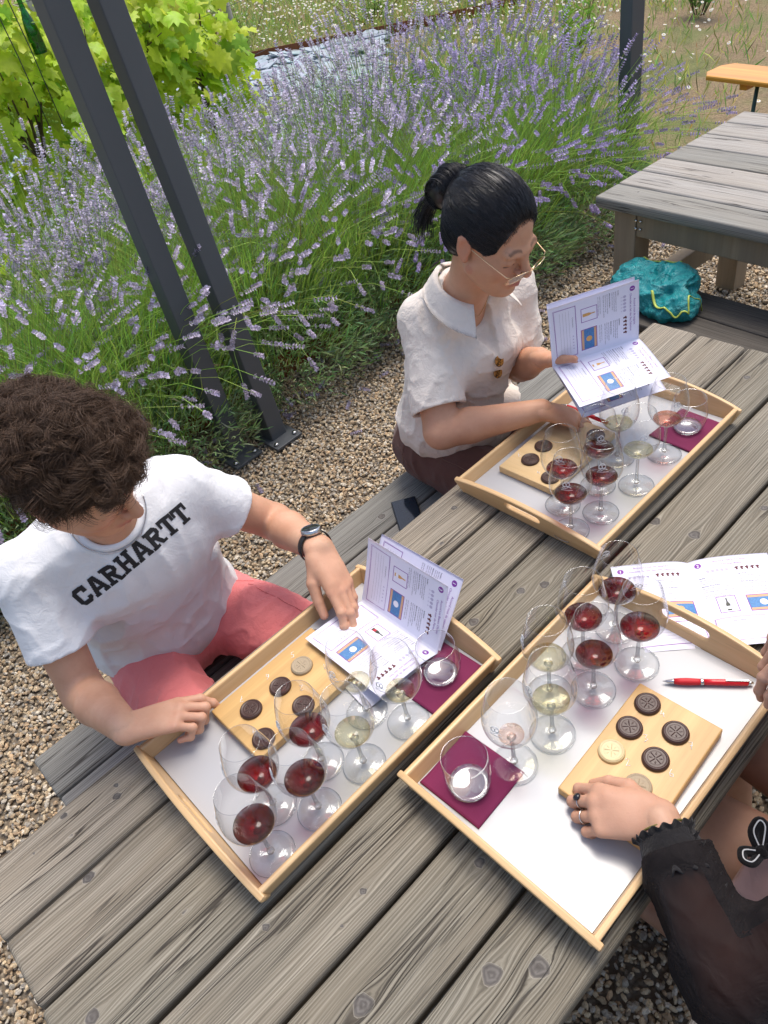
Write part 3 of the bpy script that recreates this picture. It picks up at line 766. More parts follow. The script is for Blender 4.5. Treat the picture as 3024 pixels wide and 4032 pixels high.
def sweep(O,A,B,prof,W=.148,spine='left'):
    """page surface: A = unit along height, cross direction given by 2D profile angle(s) in plane (B, C=AxB..)
    prof(s)-> angle (rad) of tangent from B toward C at arclength s. spine at s=0"""
    O=np.array(O,float);A=nrm(A);B=nrm(np.array(B)-A*(np.dot(A,B)));C=np.cross(B,A)*-1
    C=np.cross(A,B)*-1
    ss=np.linspace(0,W,60);an=np.array([prof(x) for x in ss]);dx=np.cos(an);dz=np.sin(an)
    X=np.concatenate([[0],np.cumsum((dx[1:]+dx[:-1])/2*np.diff(ss))]);Z=np.concatenate([[0],np.cumsum((dz[1:]+dz[:-1])/2*np.diff(ss))])
    def f(s,t,flip=False):
        s=np.asarray(s);x=np.interp(s,ss,X);z=np.interp(s,ss,Z);a=np.interp(s,ss,an)
        pos=O+np.outer(t,A)+np.outer(x,B)+np.outer(z,C)
        nor=np.outer(-np.sin(a),B)+np.outer(np.cos(a),C)
        return pos,nor
    return f
def mirrored(f,W=.148): return lambda s,t: f(W-s,t)
# ================================================================ visibility helper (density only)
_Rc=np.array((Matrix.Rotation(R(-35.1425),3,'Z')@Matrix.Rotation(R(48.2916),3,'X')@Matrix.Rotation(R(-13.4271),3,'Z')))
def inview(P,mx=.18):
    q=(np.asarray(P)-np.array([.284,-1.001,1.91]))@_Rc
    z=-q[:,2];u=q[:,0]/z*3000.93/1512;v=q[:,1]/z*3000.93/2016
    return (z>.05)&(np.abs(u)<1+mx)&(np.abs(v)<1+mx)
# ================================================================ ground sheets
def sheet_ground(name,pts,z,mat,n=1,lab=None):
    V=[(x,y,z) for x,y in pts];o=link(name,mesh(name,V,[tuple(range(len(V)))],mat,smooth=False));tag(o,kind='structure');return o
t=NT('gravel_bed');o_=t.obj();vo=t.n('TexVoronoi');t.put(vo.inputs['Vector'],o_);vo.inputs['Scale'].default_value=75
c=t.ramp(t.sep(vo.outputs['Color'])[0],[(0,(.20,.15,.10)),(.4,(.34,.27,.18)),(.75,(.30,.27,.22)),(1,(.46,.38,.28))])
dd=t.ramp(vo.outputs['Distance'],[(0,1.),(.55,0.)])
gm=t.surf(t.bsdf(t.mix(t.math('MULTIPLY',dd,1.),t.mix(.75,c,(.10,.075,.05)),c),.8,0,t.bump(dd,.8,.006)))
t=NT('soil');o_=t.obj();f=t.noise(o_,9,6,.65);f2=t.noise(o_,60,4,.7);f3=t.noise(o_,1.3,3,.6)
c=t.mix(f,(.30,.215,.125),(.46,.35,.215));c=t.mix(t.ramp(f2,[(.4,0.),(.6,.5)]),c,(.10,.07,.042));c=t.mix(t.ramp(f3,[(.48,0.),(.62,.7)]),c,(.17,.21,.07))
sm=t.surf(t.bsdf(c,.95,0,t.bump(t.math('ADD',f,f2),.9,.03),.2))
t=NT('bed_mulch');o_=t.obj();f=t.noise(o_,30,5,.7)
mm=t.surf(t.bsdf(t.mix(f,(.03,.025,.015),(.09,.075,.045)),.95,0,t.bump(f,.8,.02),.2))
def terrain():
    # one sheet to the horizon; rises into a bank to the north east
    xs=np.concatenate([-np.geomspace(200,8,10),np.linspace(-7,22,90),np.geomspace(24,200,10)]);ys=np.concatenate([-np.geomspace(200,8,10),np.linspace(-7,34,120),np.geomspace(36,200,8)])
    X,Y=np.meshgrid(xs,ys,indexing='ij')
    return X,Y
X,Y=terrain()
P=np.stack([X,Y,X*0],-1)
Z=.05*vnoise(P,.8,1)*(np.maximum(np.abs(Y)-2.2,0)>0)*(Y>2.4)+.0
far=np.clip((X*.5+Y*.5-7.0)/6,0,1);Z=Z*np.clip((Y-2.6)/2,0,1)+far*far*.5-.012
Z=Z+np.clip((X-4.6)/2.5,0,1)*(Y>-9)*(.05+.05*vnoise(P,2.3,3))
V=np.stack([X,Y,Z],-1).reshape(-1,3);nx,ny=X.shape;i=np.arange(nx-1)[:,None]*ny+np.arange(ny-1)[None];i=i.ravel()
tag(link('ground',mesh('ground',V,np.stack([i,i+ny,i+ny+1,i+1],1),sm)),kind='structure')
def gz(x,y):
    x=np.asarray(x,float);y=np.asarray(y,float);far=np.clip((x*.5+y*.5-7.0)/6,0,1)
    return far*far*.5+np.clip((x-4.6)/2.5,0,1)*.06
sheet_ground('gravel_path',[(-6,-8),(4.45,-8),(4.45,1.0),(4.05,1.75),(3.0,1.84),(-6,1.84)],0.002,gm)
sheet_ground('lavender_bed',[(-6,1.84),(3.0,1.84),(4.05,1.75),(4.75,1.75),(5.2,3.6),(-6,3.0)],0.006,mm)
# ---- pebbles
ico=[];ph=(1+5**.5)/2
IV=np.array([(-1,ph,0),(1,ph,0),(-1,-ph,0),(1,-ph,0),(0,-1,ph),(0,1,ph),(0,-1,-ph),(0,1,-ph),(ph,0,-1),(ph,0,1),(-ph,0,-1),(-ph,0,1)])/math.sqrt(1+ph*ph)
IF=np.array([(0,11,5),(0,5,1),(0,1,7),(0,7,10),(0,10,11),(1,5,9),(5,11,4),(11,10,2),(10,7,6),(7,1,8),(3,9,4),(3,4,2),(3,2,6),(3,6,8),(3,8,9),(4,9,5),(2,4,11),(6,2,10),(8,6,7),(9,8,1)])
def pebbles(x0,x1,y0,y1,dens,size,excl=None,maxn=400000):
    n=int((x1-x0)*(y1-y0)*dens);P=np.column_stack([rng.uniform(x0,x1,n),rng.uniform(y0,y1,n),np.zeros(n)])
    P=P[inview(P,.06)]
    if excl is not None: P=P[~excl(P)]
    return P
def exc(P): # hidden under the tabletop
    return (P[:,0]>.25)&(P[:,0]<1.6)&(P[:,1]>-.55)&(P[:,1]<-.0)
A=pebbles(-1.6,2.6,-1.9,1.86,9000,.01,exc);B=pebbles(2.6,4.5,-1.9,1.85,5600,.01);B=B[(B[:,0]<4.1)|(B[:,1]<1.1)];
sz=np.concatenate([rng.uniform(.0042,.0092,len(A)),rng.uniform(.0055,.0100,len(B))]);P=np.vstack([A,B]);n=len(P)
q=rng.normal(size=(n,4));q/=np.linalg.norm(q,axis=1)[:,None];w_,x_,y_,z_=q.T
RM=np.stack([1-2*(y_**2+z_**2),2*(x_*y_-z_*w_),2*(x_*z_+y_*w_),2*(x_*y_+z_*w_),1-2*(x_**2+z_**2),2*(y_*z_-x_*w_),2*(x_*z_-y_*w_),2*(y_*z_+x_*w_),1-2*(x_**2+y_**2)],1).reshape(n,3,3)
S=np.stack([rng.uniform(.9,1.45,n),rng.uniform(.7,1.05,n),rng.uniform(.5,.8,n)],1)*sz[:,None]
LV=IV[None]*S[:,None,:]*(1+.13*rng.normal(size=(n,12,1)).clip(-1.5,1.5))
GV=np.einsum('nij,nkj->nki',RM,LV);GV[:,:,2]*=.85
GV+=P[:,None,:];GV[:,:,2]+=.006+rng.uniform(0,.008,n)[:,None]+sz[:,None]*.25
F=(IF[None]+12*np.arange(n)[:,None,None]).reshape(-1,3)
pal=np.array([(.42,.33,.21),(.30,.21,.12),(.22,.14,.075),(.30,.285,.25),(.20,.195,.18),(.60,.54,.44),(.50,.39,.24),(.42,.27,.14),(.13,.105,.08),(.47,.43,.35)])
pc=(np.array([.47,.37,.25])*.34+.66*1.32*pal)[rng.choice(10,n,p=[.17,.15,.11,.12,.09,.08,.10,.08,.06,.04])]*rng.uniform(.8,1.2,(n,1))
t=NT('pebble');at=t.attr('pcol').outputs['Color'];f=t.noise(t.obj(),220,3,.6)
pm=t.surf(t.bsdf(t.mix(1,at,t.ramp(f,[(.3,.72),(.7,1.12)]),'MULTIPLY'),.62,0,t.bump(f,.25,.001),.4))
col=np.repeat(np.column_stack([pc,np.ones(n)]),12,axis=0)
tag(link('gravel',mesh('gravel',GV.reshape(-1,3),F,pm,smooth=False,attrs={'pcol':col})),'loose tan, brown and grey pebbles covering the ground','gravel',kind='stuff')
# ---- slate chips behind the lavender
n=5200;X=rng.uniform(.6,8.4,n);Y=rng.uniform(2.9,8.6,n);k=(X+Y<13.5)&(Y>3.2+(X-4.0)*1.1);X,Y=X[k],Y[k];P=np.column_stack([X,Y,gz(X,Y)]);P=P[inview(P,.1)];n=len(P)
ang=rng.uniform(-.5,.5,n)-.2;lx=rng.uniform(.09,.19,n);ly=rng.uniform(.05,.11,n)
base=np.array([(-1,-1),(-.2,-1.12),(1,-.85),(1.08,.2),(.9,1),(-.1,1.06),(-1.1,.8),(-1.05,-.1)])
sh=base[None]*(1+.14*rng.normal(size=(n,8,2)));sh=sh*np.stack([lx,ly],1)[:,None,:]
ca,sa=np.cos(ang),np.sin(ang);sx=sh[:,:,0]*ca[:,None]-sh[:,:,1]*sa[:,None];sy=sh[:,:,0]*sa[:,None]+sh[:,:,1]*ca[:,None]
tx,ty=rng.normal(0,.10,n),rng.normal(.10,.08,n);zz=P[:,2][:,None]+.025+rng.uniform(0,.035,n)[:,None]+sx*tx[:,None]+sy*ty[:,None]
top=np.stack([sx+P[:,0:1],sy+P[:,1:2],zz],-1);bot=top-np.array([0,0,.012]);V=np.concatenate([top,bot],1).reshape(-1,3)
f8=np.arange(8);side=np.stack([f8,f8+8,(f8+1)%8+8,(f8+1)%8],1)[:,::-1]
Fq=np.concatenate([np.array([(0,1,2,3),(0,3,4,7),(7,4,5,6)]),side]);F=(Fq[None]+16*np.arange(n)[:,None,None]).reshape(-1,4)
sc_=np.array([(.30,.345,.38)])*rng.uniform(.7,1.35,(n,1))+rng.normal(0,.012,(n,3))
t=NT('slate');f=t.noise(t.obj(),25,4,.6);slm=t.surf(t.bsdf(t.mix(1,t.attr('pcol').outputs['Color'],t.ramp(f,[(.3,.75),(.7,1.1)]),'MULTIPLY'),.5,0,t.bump(f,.3,.004)))
tag(link('slate_chips',mesh('slate_chips',V,F,slm,smooth=False,attrs={'pcol':np.repeat(np.column_stack([sc_.clip(0,1),np.ones(n)]),16,axis=0)})),'blue grey slate chips behind the lavender','slate',kind='stuff')
# ---- rusty edging strips
rust=simple('rusted_steel',(.23,.075,.025),.8,0,40,.45,.3,.002)
def strip(name,P,h,label,z=0):
    m=MB();
    for a,b in zip(P[:-1],P[1:]):
        a=np.array(a);b=np.array(b);d=b-a;L=np.hypot(*d);an=math.atan2(d[1],d[0])
        m.box(((a[0]+b[0])/2,(a[1]+b[1])/2,z+h/2),(L,.006,h),0,Matrix.Rotation(an,3,'Z'))
    tag(m.build(name,rust),label,'edging')
strip('steel_edging',[(-6,1.84),(3.0,1.845),(4.05,1.75)],.13,'rusty steel edging along the front of the lavender bed')
strip('steel_edging',[(4.4,9.2),(5.6,8.15),(7.2,6.5),(8.3,5.5)],.15,'rusty steel edging far behind the lavender, below the daisies',.0)
# ================================================================ posts
charc=NT('charcoal_paint');f=charc.noise(charc.obj(),300,3,.6);f2=charc.noise(charc.obj(),4,4,.6)
charc=charc.surf(charc.bsdf(charc.mix(f2,(.075,.082,.088),(.092,.099,.106)),.5,0,charc.bump(f,.06,.0005),.45))
def post(bx,by,tx,ty,z1,a,rz,label,plate_=None,grp=None):
    p_=empty('pergola_post',(bx,by,0));tag(p_,label,'post',grp)
    m=MB();c_,s_=math.cos(R(rz)),math.sin(R(rz));V=[]
    for z,dx,dy in((0,0,0),(z1,tx-bx,ty-by)):
        for i in range(24):
            # rounded square
            th=2*PI*(i+.5)/24;cx_,cy_=math.cos(th),math.sin(th);e=.12
            x=math.copysign(abs(cx_)**e,cx_)*a/2;y=math.copysign(abs(cy_)**e,cy_)*a/2
            V.append((x*c_-y*s_+dx,x*s_+y*c_+dy,z))
    m.add(V,[(i,(i+1)%24,24+(i+1)%24,24+i) for i in range(24)]+[tuple(range(24,48))],0,False)
    m.build('shaft',charc,p_)
    if plate_:
        MB().box((plate_[0],plate_[1],.026),(plate_[2],plate_[3],.012),0,Matrix.Rotation(R(rz),3,'Z')).build('base_plate',charc,p_,.002)
        for sx in(-1,1):
            MB().lathe([(0,0),(.011,0),(.011,.008),(.006,.012),(0,.012)],6).build('bolt',M['steel'],p_,None,(plate_[0]+sx*(plate_[2]/2-.02),plate_[1]-.07,.032))
post(1.385,1.540,1.350,1.562,3.2,.080,2,'charcoal steel post, left one of the close pair in the lavender',(.0,-.01,.14,.19),'charcoal steel posts')
post(1.568,1.490,1.466,1.56,3.2,.080,2,'charcoal steel post, right one of the close pair in the lavender',(-.0,-.01,.14,.19),'charcoal steel posts')
post(4.33,1.54,4.33,1.54,3.3,.088,-14,'charcoal steel post beyond the lavender, left of the empty table',(.0,0,.15,.15),'charcoal steel posts')
# ================================================================ lavender
stm=NT('lavender_stem');at_=stm.attr('pcol').outputs['Color'];sb=stm.bsdf(at_,.6,0,None,.3);tl=stm.n('BsdfTranslucent');stm.put(tl.inputs[0],at_);mx=stm.n('MixShader');mx.inputs[0].default_value=.3;stm.t.links.new(sb,mx.inputs[1]);stm.t.links.new(tl.outputs[0],mx.inputs[2]);stm=stm.surf(mx.outputs[0]);stm.name='plant_leaf'
def ribbons(P,W,cols,up=None):
    """P (n,k,3) centre lines, W (n,k) widths -> crossed-less ribbons as thin 3-sided tubes"""
    n,k,_=P.shape;T=np.gradient(P,axis=1);T/=np.linalg.norm(T,axis=2)[...,None]+1e-9
    r=rng.normal(size=(n,1,3));U=np.cross(T,r);U/=np.linalg.norm(U,axis=2)[...,None]+1e-9;Wv=np.cross(T,U)
    V=np.stack([P+U*W[...,None],P-U*W[...,None]*.5+Wv*W[...,None]*.5*1.0,P-U*W[...,None]*.5-Wv*W[...,None]*.5],2) # n,k,3,3
    idx=np.arange(n*k*3).reshape(n,k,3);F=[]
    for j in range(3): F.append(np.stack([idx[:,:-1,j],idx[:,1:,j],idx[:,1:,(j+1)%3],idx[:,:-1,(j+1)%3]],-1).reshape(-1,4))
    return V.reshape(-1,3),np.vstack(F),np.repeat(cols,k*3,axis=0)
def blades(C,D,L,W,cols,bend=.3):
    """leaf blades: centre base C, direction D, 2 quads each"""
    n=len(C);D=D/np.linalg.norm(D,axis=1)[:,None];S=np.cross(D,rng.normal(size=(n,3)));S/=np.linalg.norm(S,axis=1)[:,None];N=np.cross(D,S)
    L=L[:,None];W=W[:,None];mid=C+D*L*.5+N*L*bend*.25;tip=C+D*L-N*L*bend*.3
    V=np.stack([C-S*W*.3,C+S*W*.3,mid+S*W,mid-S*W,tip+S*W*.15,tip-S*W*.15],1).reshape(-1,3)
    b=6*np.arange(n)[:,None];F=np.vstack([b+np.array([0,1,2,3]),b+np.array([3,2,4,5])])
    return V,F,np.repeat(cols,6,axis=0)
def colr(n,base,var,j=.02):
    c=np.array(base)[None]*rng.uniform(1-var,1+var,(n,1))+rng.normal(0,j,(n,3))*np.array(base)
    return np.column_stack([c.clip(.003,1),np.ones(n)])
def spikes(T,D,L,cols,dens=1.0):
    """flower spikes at points T along D: whorls of small florets"""
    n=len(T);W=7;Kf=7;out=[];cc=[]
    D=D/np.linalg.norm(D,axis=1)[:,None];A=np.cross(D,rng.normal(size=(n,3)));A/=np.linalg.norm(A,axis=1)[:,None];B=np.cross(D,A)
    Vs=[];Cs=[]
    for w in range(W):
        s=w/(W-1);rad=.0068*(1-.45*s)*(1.1 if w>0 else .7)
        skip=rng.random(n)<(.55 if w==1 else 0)
        for f in range(Kf):
            a=2*PI*(f+.5*w)/Kf+rng.uniform(-.4,.4,n);o=A*np.cos(a)[:,None]+B*np.sin(a)[:,None]
            c=T+D*(L*(s-.5))[:,None]+D*rng.uniform(-.002,.002,n)[:,None]
            r=rad*rng.uniform(.5,1.35,n);d1=(o*.8+D*.55);d1/=np.linalg.norm(d1,axis=1)[:,None];sd=np.cross(o,D)
            base=c+o*(r*.25)[:,None];ln=(.0085*rng.uniform(.7,1.3,n))[:,None];wd=(.0042*rng.uniform(.7,1.3,n))[:,None]
            wd=np.where(skip[:,None],0,wd)
            V=np.stack([base,base+d1*ln*.55+sd*wd,base+d1*ln*1.15,base+d1*ln*.55-sd*wd],1);Vs.append(V)
            op=rng.random(n)<.36
            c0=np.where(op[:,None],np.array([.76,.68,.88]),np.array([.46,.41,.50]))*rng.uniform(.75,1.3,(n,1))*cols
            Cs.append(c0)
    V=np.concatenate(Vs,1) ; C=np.concatenate([np.repeat(c[:,None,:],4,axis=1) for c in Cs],1)
    V=V.reshape(-1,3);C=np.column_stack([C.reshape(-1,3).clip(0,1),np.ones(len(V))]);F=np.arange(len(V)).reshape(-1,4)
    return V,F,C
def lav_proto(seed,nst=440,reach=.62,hgt=.90,dark=False):
    global rng
    rng_=rng;rng=np.random.default_rng(seed)
    n=nst;a=rng.uniform(0,2*PI,n);e=np.sqrt(rng.random(n));R0=.26*e
    base=np.column_stack([R0*np.cos(a),R0*np.sin(a),np.full(n,.16)+.1*(1-e)])
    out=(.12+.95*e**1.3)*reach*rng.uniform(.75,1.2,n);H=hgt*(1.02-.52*e**2.2)*rng.uniform(.78,1.08,n)
    a2=a+rng.normal(0,.22,n);tip=base+np.column_stack([out*np.cos(a2),out*np.sin(a2),H-.16])
    k=5;s=np.linspace(0,1,k)[None,:,None];dr=(tip-base);P=base[:,None]+dr[:,None]*s
    P[:,:,2]+=(.16*np.sin(PI*s[:,:,0]*.9)*(e[:,None]**1.5))  # arch then droop
    P[:,:,:2]+=rng.normal(0,.012,(n,1,2))*np.sin(PI*s)
    g=colr(n,(.40,.57,.13),.35,.1)
    V1,F1,C1=ribbons(P,np.full((n,k),.0013),g)
    D=P[:,-1]-P[:,-2];L=rng.uniform(.034,.088,n)
    cl=rng.uniform(.75,1.15,(n,1))*(np.array([[.84,.79,.98]]) if dark else np.array([[1,1,1.]]))
    V2,F2,C2=spikes(P[:,-1],D,L,cl)
    m=12500;a=rng.uniform(0,2*PI,m);e=rng.random(m)**.5;C=np.column_stack([.62*e*np.cos(a),.62*e*np.sin(a),.03+.52*(1-e**2*.75)*rng.random(m)**.45])
    DD=np.column_stack([np.cos(a)*(.3+e),np.sin(a)*(.3+e),rng.uniform(.25,1.3,m)])+rng.normal(0,.35,(m,3))
    gl=colr(m,(.30,.42,.19),.45,.12)
    V3,F3,C3=blades(C,DD,rng.uniform(.03,.075,m),rng.uniform(.0022,.0042,m),gl)
    m=2800;a=rng.uniform(0,2*PI,m);e=rng.random(m)**.5;C=np.column_stack([.5*e*np.cos(a),.5*e*np.sin(a),.12+.42*rng.random(m)])
    DD=np.column_stack([np.cos(a)*e,np.sin(a)*e,rng.uniform(.9,1.6,m)])
    V4,F4,C4=blades(C,DD,rng.uniform(.10,.24,m),rng.uniform(.0014,.0024,m),colr(m,(.36,.55,.10),.35,.1),.25)
    rng=rng_
    return mesh('flower_spikes',V2,F2,stm,smooth=False,attrs={'pcol':C2}),mesh('flower_stems',V1,F1,stm,attrs={'pcol':C1}),mesh('foliage',np.vstack([V3,V4]),np.vstack([F3,F4+len(V3)]),stm,attrs={'pcol':np.vstack([C3,C4])})
LP=[lav_proto(11),lav_proto(12,450,.58,.94),lav_proto(13,430,.66,.86),lav_proto(14,430,.64,.84,True)]
def lavender(x,y,k,rz,s,label):
    b=empty('lavender_bush',(x,y,0),rz);b.scale=(s,s,s*1.02);tag(b,label,'lavender','lavender bushes in the bed')
    for me in LP[k]: link(me.name.split('.')[0],me,b)
lbl=['lavender bush at the left edge of the photo, behind the man\'s head','lavender bush just left of the paired steel posts','lavender bush around the foot of the paired steel posts','lavender bush right of the paired posts, over the rusty edging','lavender bush directly behind the ponytail of the woman in cream','darker violet lavender bush at the right end of the row, drooping onto gravel','lavender bush beside the foot of the right-hand steel post']
for i,(x,y,k,s) in enumerate([(.02,2.10,0,1.08),(.64,2.02,1,1.10),(1.22,2.08,2,1.08),(1.95,2.10,0,1.08),(2.60,2.06,1,1.08),(3.22,1.86,3,1.04),(3.84,1.74,3,.98)]):
    lavender(x,y,k,i*1.7,s,lbl[i])
lb2=['lavender bush of the back row, nearest the vines','lavender bush of the back row, second from the vines','lavender bush of the back row, behind the gap with blue grey slate','lavender bush of the back row, in front of the far rusty edging','lavender bush of the back row, closest to the right-hand post']
for i,(x,y,k,s) in enumerate([(1.50,3.20,1,1.0),(2.20,3.10,2,1.0),(2.98,3.0,0,.92),(3.70,2.85,1,1.05),(4.40,2.65,3,1.05)]):
    lavender(x,y,k,2+i*2.1,s,lb2[i])
T_=np.column_stack([rng.uniform(.9,3.9,90),1.80-np.abs(rng.normal(0,.33,90)),np.full(90,.022)]);a=rng.uniform(0,6.28,90)
V,F,C=spikes(T_,np.column_stack([np.cos(a),np.sin(a),0*a+.05]),rng.uniform(.03,.06,90),np.ones((90,1)))
tag(link('fallen_flowers',mesh('fallen_flowers',V,F,stm,smooth=False,attrs={'pcol':C})),'fallen lavender flowers scattered over the gravel','fallen flowers',kind='stuff')
# ================================================================ grapevines
def vine_leaf():
    a=[(0,0),(.18,-.16),(.42,-.12),(.36,.08),(.58,.22),(.40,.36),(.46,.62),(.22,.60),(.12,.82),(0,1.0)]
    L=a+[(-x,y) for x,y in a[-2:0:-1]];return np.array(L)
VL=vine_leaf();NL=len(VL)
def leaves(C,N,U,S,cols):
    """many lobed leaves as fans; C centre, N normal, U tip dir"""
    n=len(C);N=N/np.linalg.norm(N,axis=1)[:,None];U=U-N*(U*N).sum(1)[:,None];U/=np.linalg.norm(U,axis=1)[:,None];X=np.cross(U,N)
    l=VL-np.array([0,.38]);rr=(l**2).sum(1);cup=rng.uniform(-.5,.25,(n,1))
    P=C[:,None]+(X[:,None]*l[None,:,:1]+U[:,None]*l[None,:,1:]+N[:,None]*((rr[None]*cup)+.05*rng.normal(size=(n,NL)))[:,:,None])*S[:,None,None]
    V=np.concatenate([C[:,None]+N[:,None]*.03*S[:,None,None],P],1).reshape(-1,3)
    k=np.arange(NL);f=np.stack([np.zeros(NL,int),1+k,1+(k+1)%NL],1);F=(f[None]+(NL+1)*np.arange(n)[:,None,None]).reshape(-1,3)
    return V,F,np.repeat(cols,NL+1,axis=0)
vlm=NT('vine_leaf');at_=vlm.attr('pcol').outputs['Color'];f=vlm.noise(vlm.obj(),45,3,.6);cc=vlm.mix(f,at_,vlm.mix(.5,at_,(.30,.42,.03)));sb=vlm.bsdf(cc,.45,0,vlm.bump(f,.3,.004),.4);tl=vlm.n('BsdfTranslucent');vlm.put(tl.inputs[0],cc);mx=vlm.n('MixShader');mx.inputs[0].default_value=.5;vlm.t.links.new(sb,mx.inputs[1]);vlm.t.links.new(tl.outputs[0],mx.inputs[2]);vlm=vlm.surf(mx.outputs[0])
bark=simple('vine_bark',(.12,.075,.045),.9,0,60,.5,.6,.004);green_g=simple('green_grape',(.30,.42,.05),.35,bump=0)
def vine(x,y,w,h,n,label,z0=.45):
    v=empty('grapevine',(x,y,0));tag(v,label,'grapevine','grapevines behind the lavender')
    m=MB();m.tube([(0,0,0),(.02,.01,.25),(-.02,.0,.5),(.01,.02,.75)],[.03,.026,.024,.02],8);m.build('trunk',bark,v)
    m=MB()
    for k in range(9):
        sx=random.uniform(-w,w);m.tube([(0,.01,.7),(sx*.4,.02,.85),(sx*.8,random.uniform(-.1,.1),1.05),(sx,random.uniform(-.15,.1),h+random.uniform(-.25,.05))],[.010,.008,.006,.003],5)
    m.build('canes',bark,v)
    C=np.column_stack([rng.uniform(-w,w,n),rng.normal(0,.16,n),z0+(h-z0)*rng.random(n)**.8]);e=vnoise(C,2.4,int(x*9)+2);C=C[e>-.45];n=len(C)
    C[:,2]+=.10*np.sin(C[:,0]*5+x)
    N=np.column_stack([rng.normal(0,.5,n),-np.abs(rng.normal(.75,.4,n)),rng.normal(.7,.4,n)]);U=np.column_stack([rng.normal(0,.5,n),rng.normal(-.2,.3,n),-np.ones(n)])
    cl=colr(n,(.64,.82,.07),.28,.08);dk=rng.random(n)<.14;cl[dk,:3]*=np.array([.45,.62,.7]);yl=rng.random(n)<.3;cl[yl,:3]=np.array([.72,.80,.07])*rng.uniform(.8,1.1,(yl.sum(),1))
    V,F,Cc=leaves(C,N,U,rng.uniform(.07,.145,n),cl)
    link('foliage',mesh('foliage',V,F,vlm,smooth=True,attrs={'pcol':Cc}),v)
    for k in range(3):
        m=MB();bx,bz=random.uniform(-w,w)*.8,random.uniform(.9,h-.2)
        for j in range(16):
            m.lathe([(0,-.008),(.006,-.005),(.008,0),(.006,.005),(0,.008)],7,0,(bx+random.gauss(0,.016),-.2+random.gauss(0,.015),bz-j*.006+random.gauss(0,.006)))
        m.build('grape_cluster',green_g,v)
vl=['grapevine at the far left edge, leaves low behind the lavender','grapevine left of the paired posts, below the hanging green bottle','grapevine seen between the paired steel posts','grapevine right of the paired steel posts, end of the vine row']
vine(.98,3.50,.42,1.02,430,'low grapevine nearest the lavender at the far left edge',.25);vine(1.35,4.05,.42,1.42,520,vl[0],.22);vine(2.05,4.15,.42,1.42,520,vl[1],.25);vine(2.80,4.30,.42,1.38,560,vl[2],.28);vine(3.45,4.45,.40,1.32,520,vl[3],.35)
stk=simple('grey_stake',(.33,.31,.28),.85,0,50,.25,.4,.003)
for i,(x,y) in enumerate([(2.42,4.3),(3.9,4.6)]):
    o=MB().tube([(0,0,0),(.01,0,.8),(.0,.01,1.62)],.032,10).build('vine_stake',stk,None,None,(x,y,0));tag(o,['grey wooden stake among the vines, near the paired posts','grey wooden stake at the right end of the vines'][i],'stake','vine stakes')
m=MB()
for z in(.75,1.1,1.5): m.tube([(.9,4.05,z),(2.4,4.27,z-.02),(4.2,4.62,z)],.0016,4)
tag(m.build('trellis_wires',M['dark']),'thin dark wires strung through the vines','wire')
# hanging bottle
bt=glass_thin('green_bottle_glass',(.05,.42,.20),(.01,.12,.05),1.2)
hb=empty('hanging_bottle',(2.17,3.84,1.28));tag(hb,'green glass bottle hanging in front of the vines at the top left','bottle')
MB().lathe(fine([(.030,.0),(.037,.006),(.038,.03),(.036,.10),(.030,.15),(.018,.195),(.0135,.22),(.0135,.275)],3),26).build('bottle_body',bt,hb)
MB().lathe([(.0142,.262),(.016,.268),(.016,.285),(.0135,.288)],20).build('cap',M['dark'],hb)
MB().tube([(0,0,.286),(.0,.0,.6),(0,.0,1.6)],.0016,5).build('cord',M['dark'],hb)
for i,(a,b) in enumerate([((2.00,3.72,.95),(1.88,3.50,2.1)),((2.07,3.70,.95),(1.96,3.50,2.1))]):
    a=np.array(a);b=np.array(b);o=MB().tube([a,a+(b-a)*.33+np.array([.01,0,0]),a+(b-a)*.66+np.array([.006,0,0]),b],.0028,6).build('black_cable',M['dark']);tag(o,['thin black cable at the top left, outer of the two','thin black cable at the top left, inner of the two'][i],'cable','black cables')
# ================================================================ meadow: grass tufts, daisies, plants
def scatter(n,f,m=.1):
    X=rng.uniform(3.0,20,n);Y=rng.uniform(-3,20,n);P=np.column_stack([X,Y,gz(X,Y)]);k=f(P[:,0],P[:,1])&inview(P,m);return P[k]
meadow=lambda x,y:(rng.random(np.shape(x))<np.where((x>4.75)&(y<3.6)&(x+y<11.5),.26,1.0))&(((x+y*1.0>13.8)&(y>2.5))|((x>4.75)&(y<3.0+(x-4)*.9)))
P=scatter(260000,meadow);e=vnoise(P,1.1,5)+.5*vnoise(P,4,6)+.45*(P[:,1]>4.2)+.0;P=P[e>-.05];n=len(P)
P[:,2]-=.01
V,F,C=blades(P,np.column_stack([rng.normal(0,.5,n),rng.normal(0,.5,n),np.ones(n)]),rng.uniform(.05,.17,n),rng.uniform(.003,.006,n),colr(n,(.27,.40,.10),.4,.15))
yel=np.repeat(rng.random(n)<.3,6);C[yel,:3]=C[yel,:3]*np.array([1.9,1.25,1.2])
tag(link('grass',mesh('grass',V,F,stm,attrs={'pcol':C})),'sparse green and straw coloured grass on the dry bank','grass',kind='stuff')
P=scatter(34000,meadow);e=vnoise(P,.9,8)+.4*(P[:,1]>4.2);P=P[e>-.15];n=len(P);h=rng.uniform(.07,.22,n);C0=P+np.column_stack([rng.normal(0,.02,(n,2)),h])
K=8;a=np.arange(K)*2*PI/K;r=rng.uniform(.009,.017,n);nn=np.column_stack([rng.normal(-.2,.35,n),rng.normal(-.3,.35,n),np.ones(n)]);nn/=np.linalg.norm(nn,axis=1)[:,None];u=np.cross(nn,[1,0,0]);u/=np.linalg.norm(u,axis=1)[:,None];v=np.cross(nn,u)
ring=C0[:,None]+(u[:,None]*np.cos(a)[None,:,None]+v[:,None]*np.sin(a)[None,:,None])*r[:,None,None]
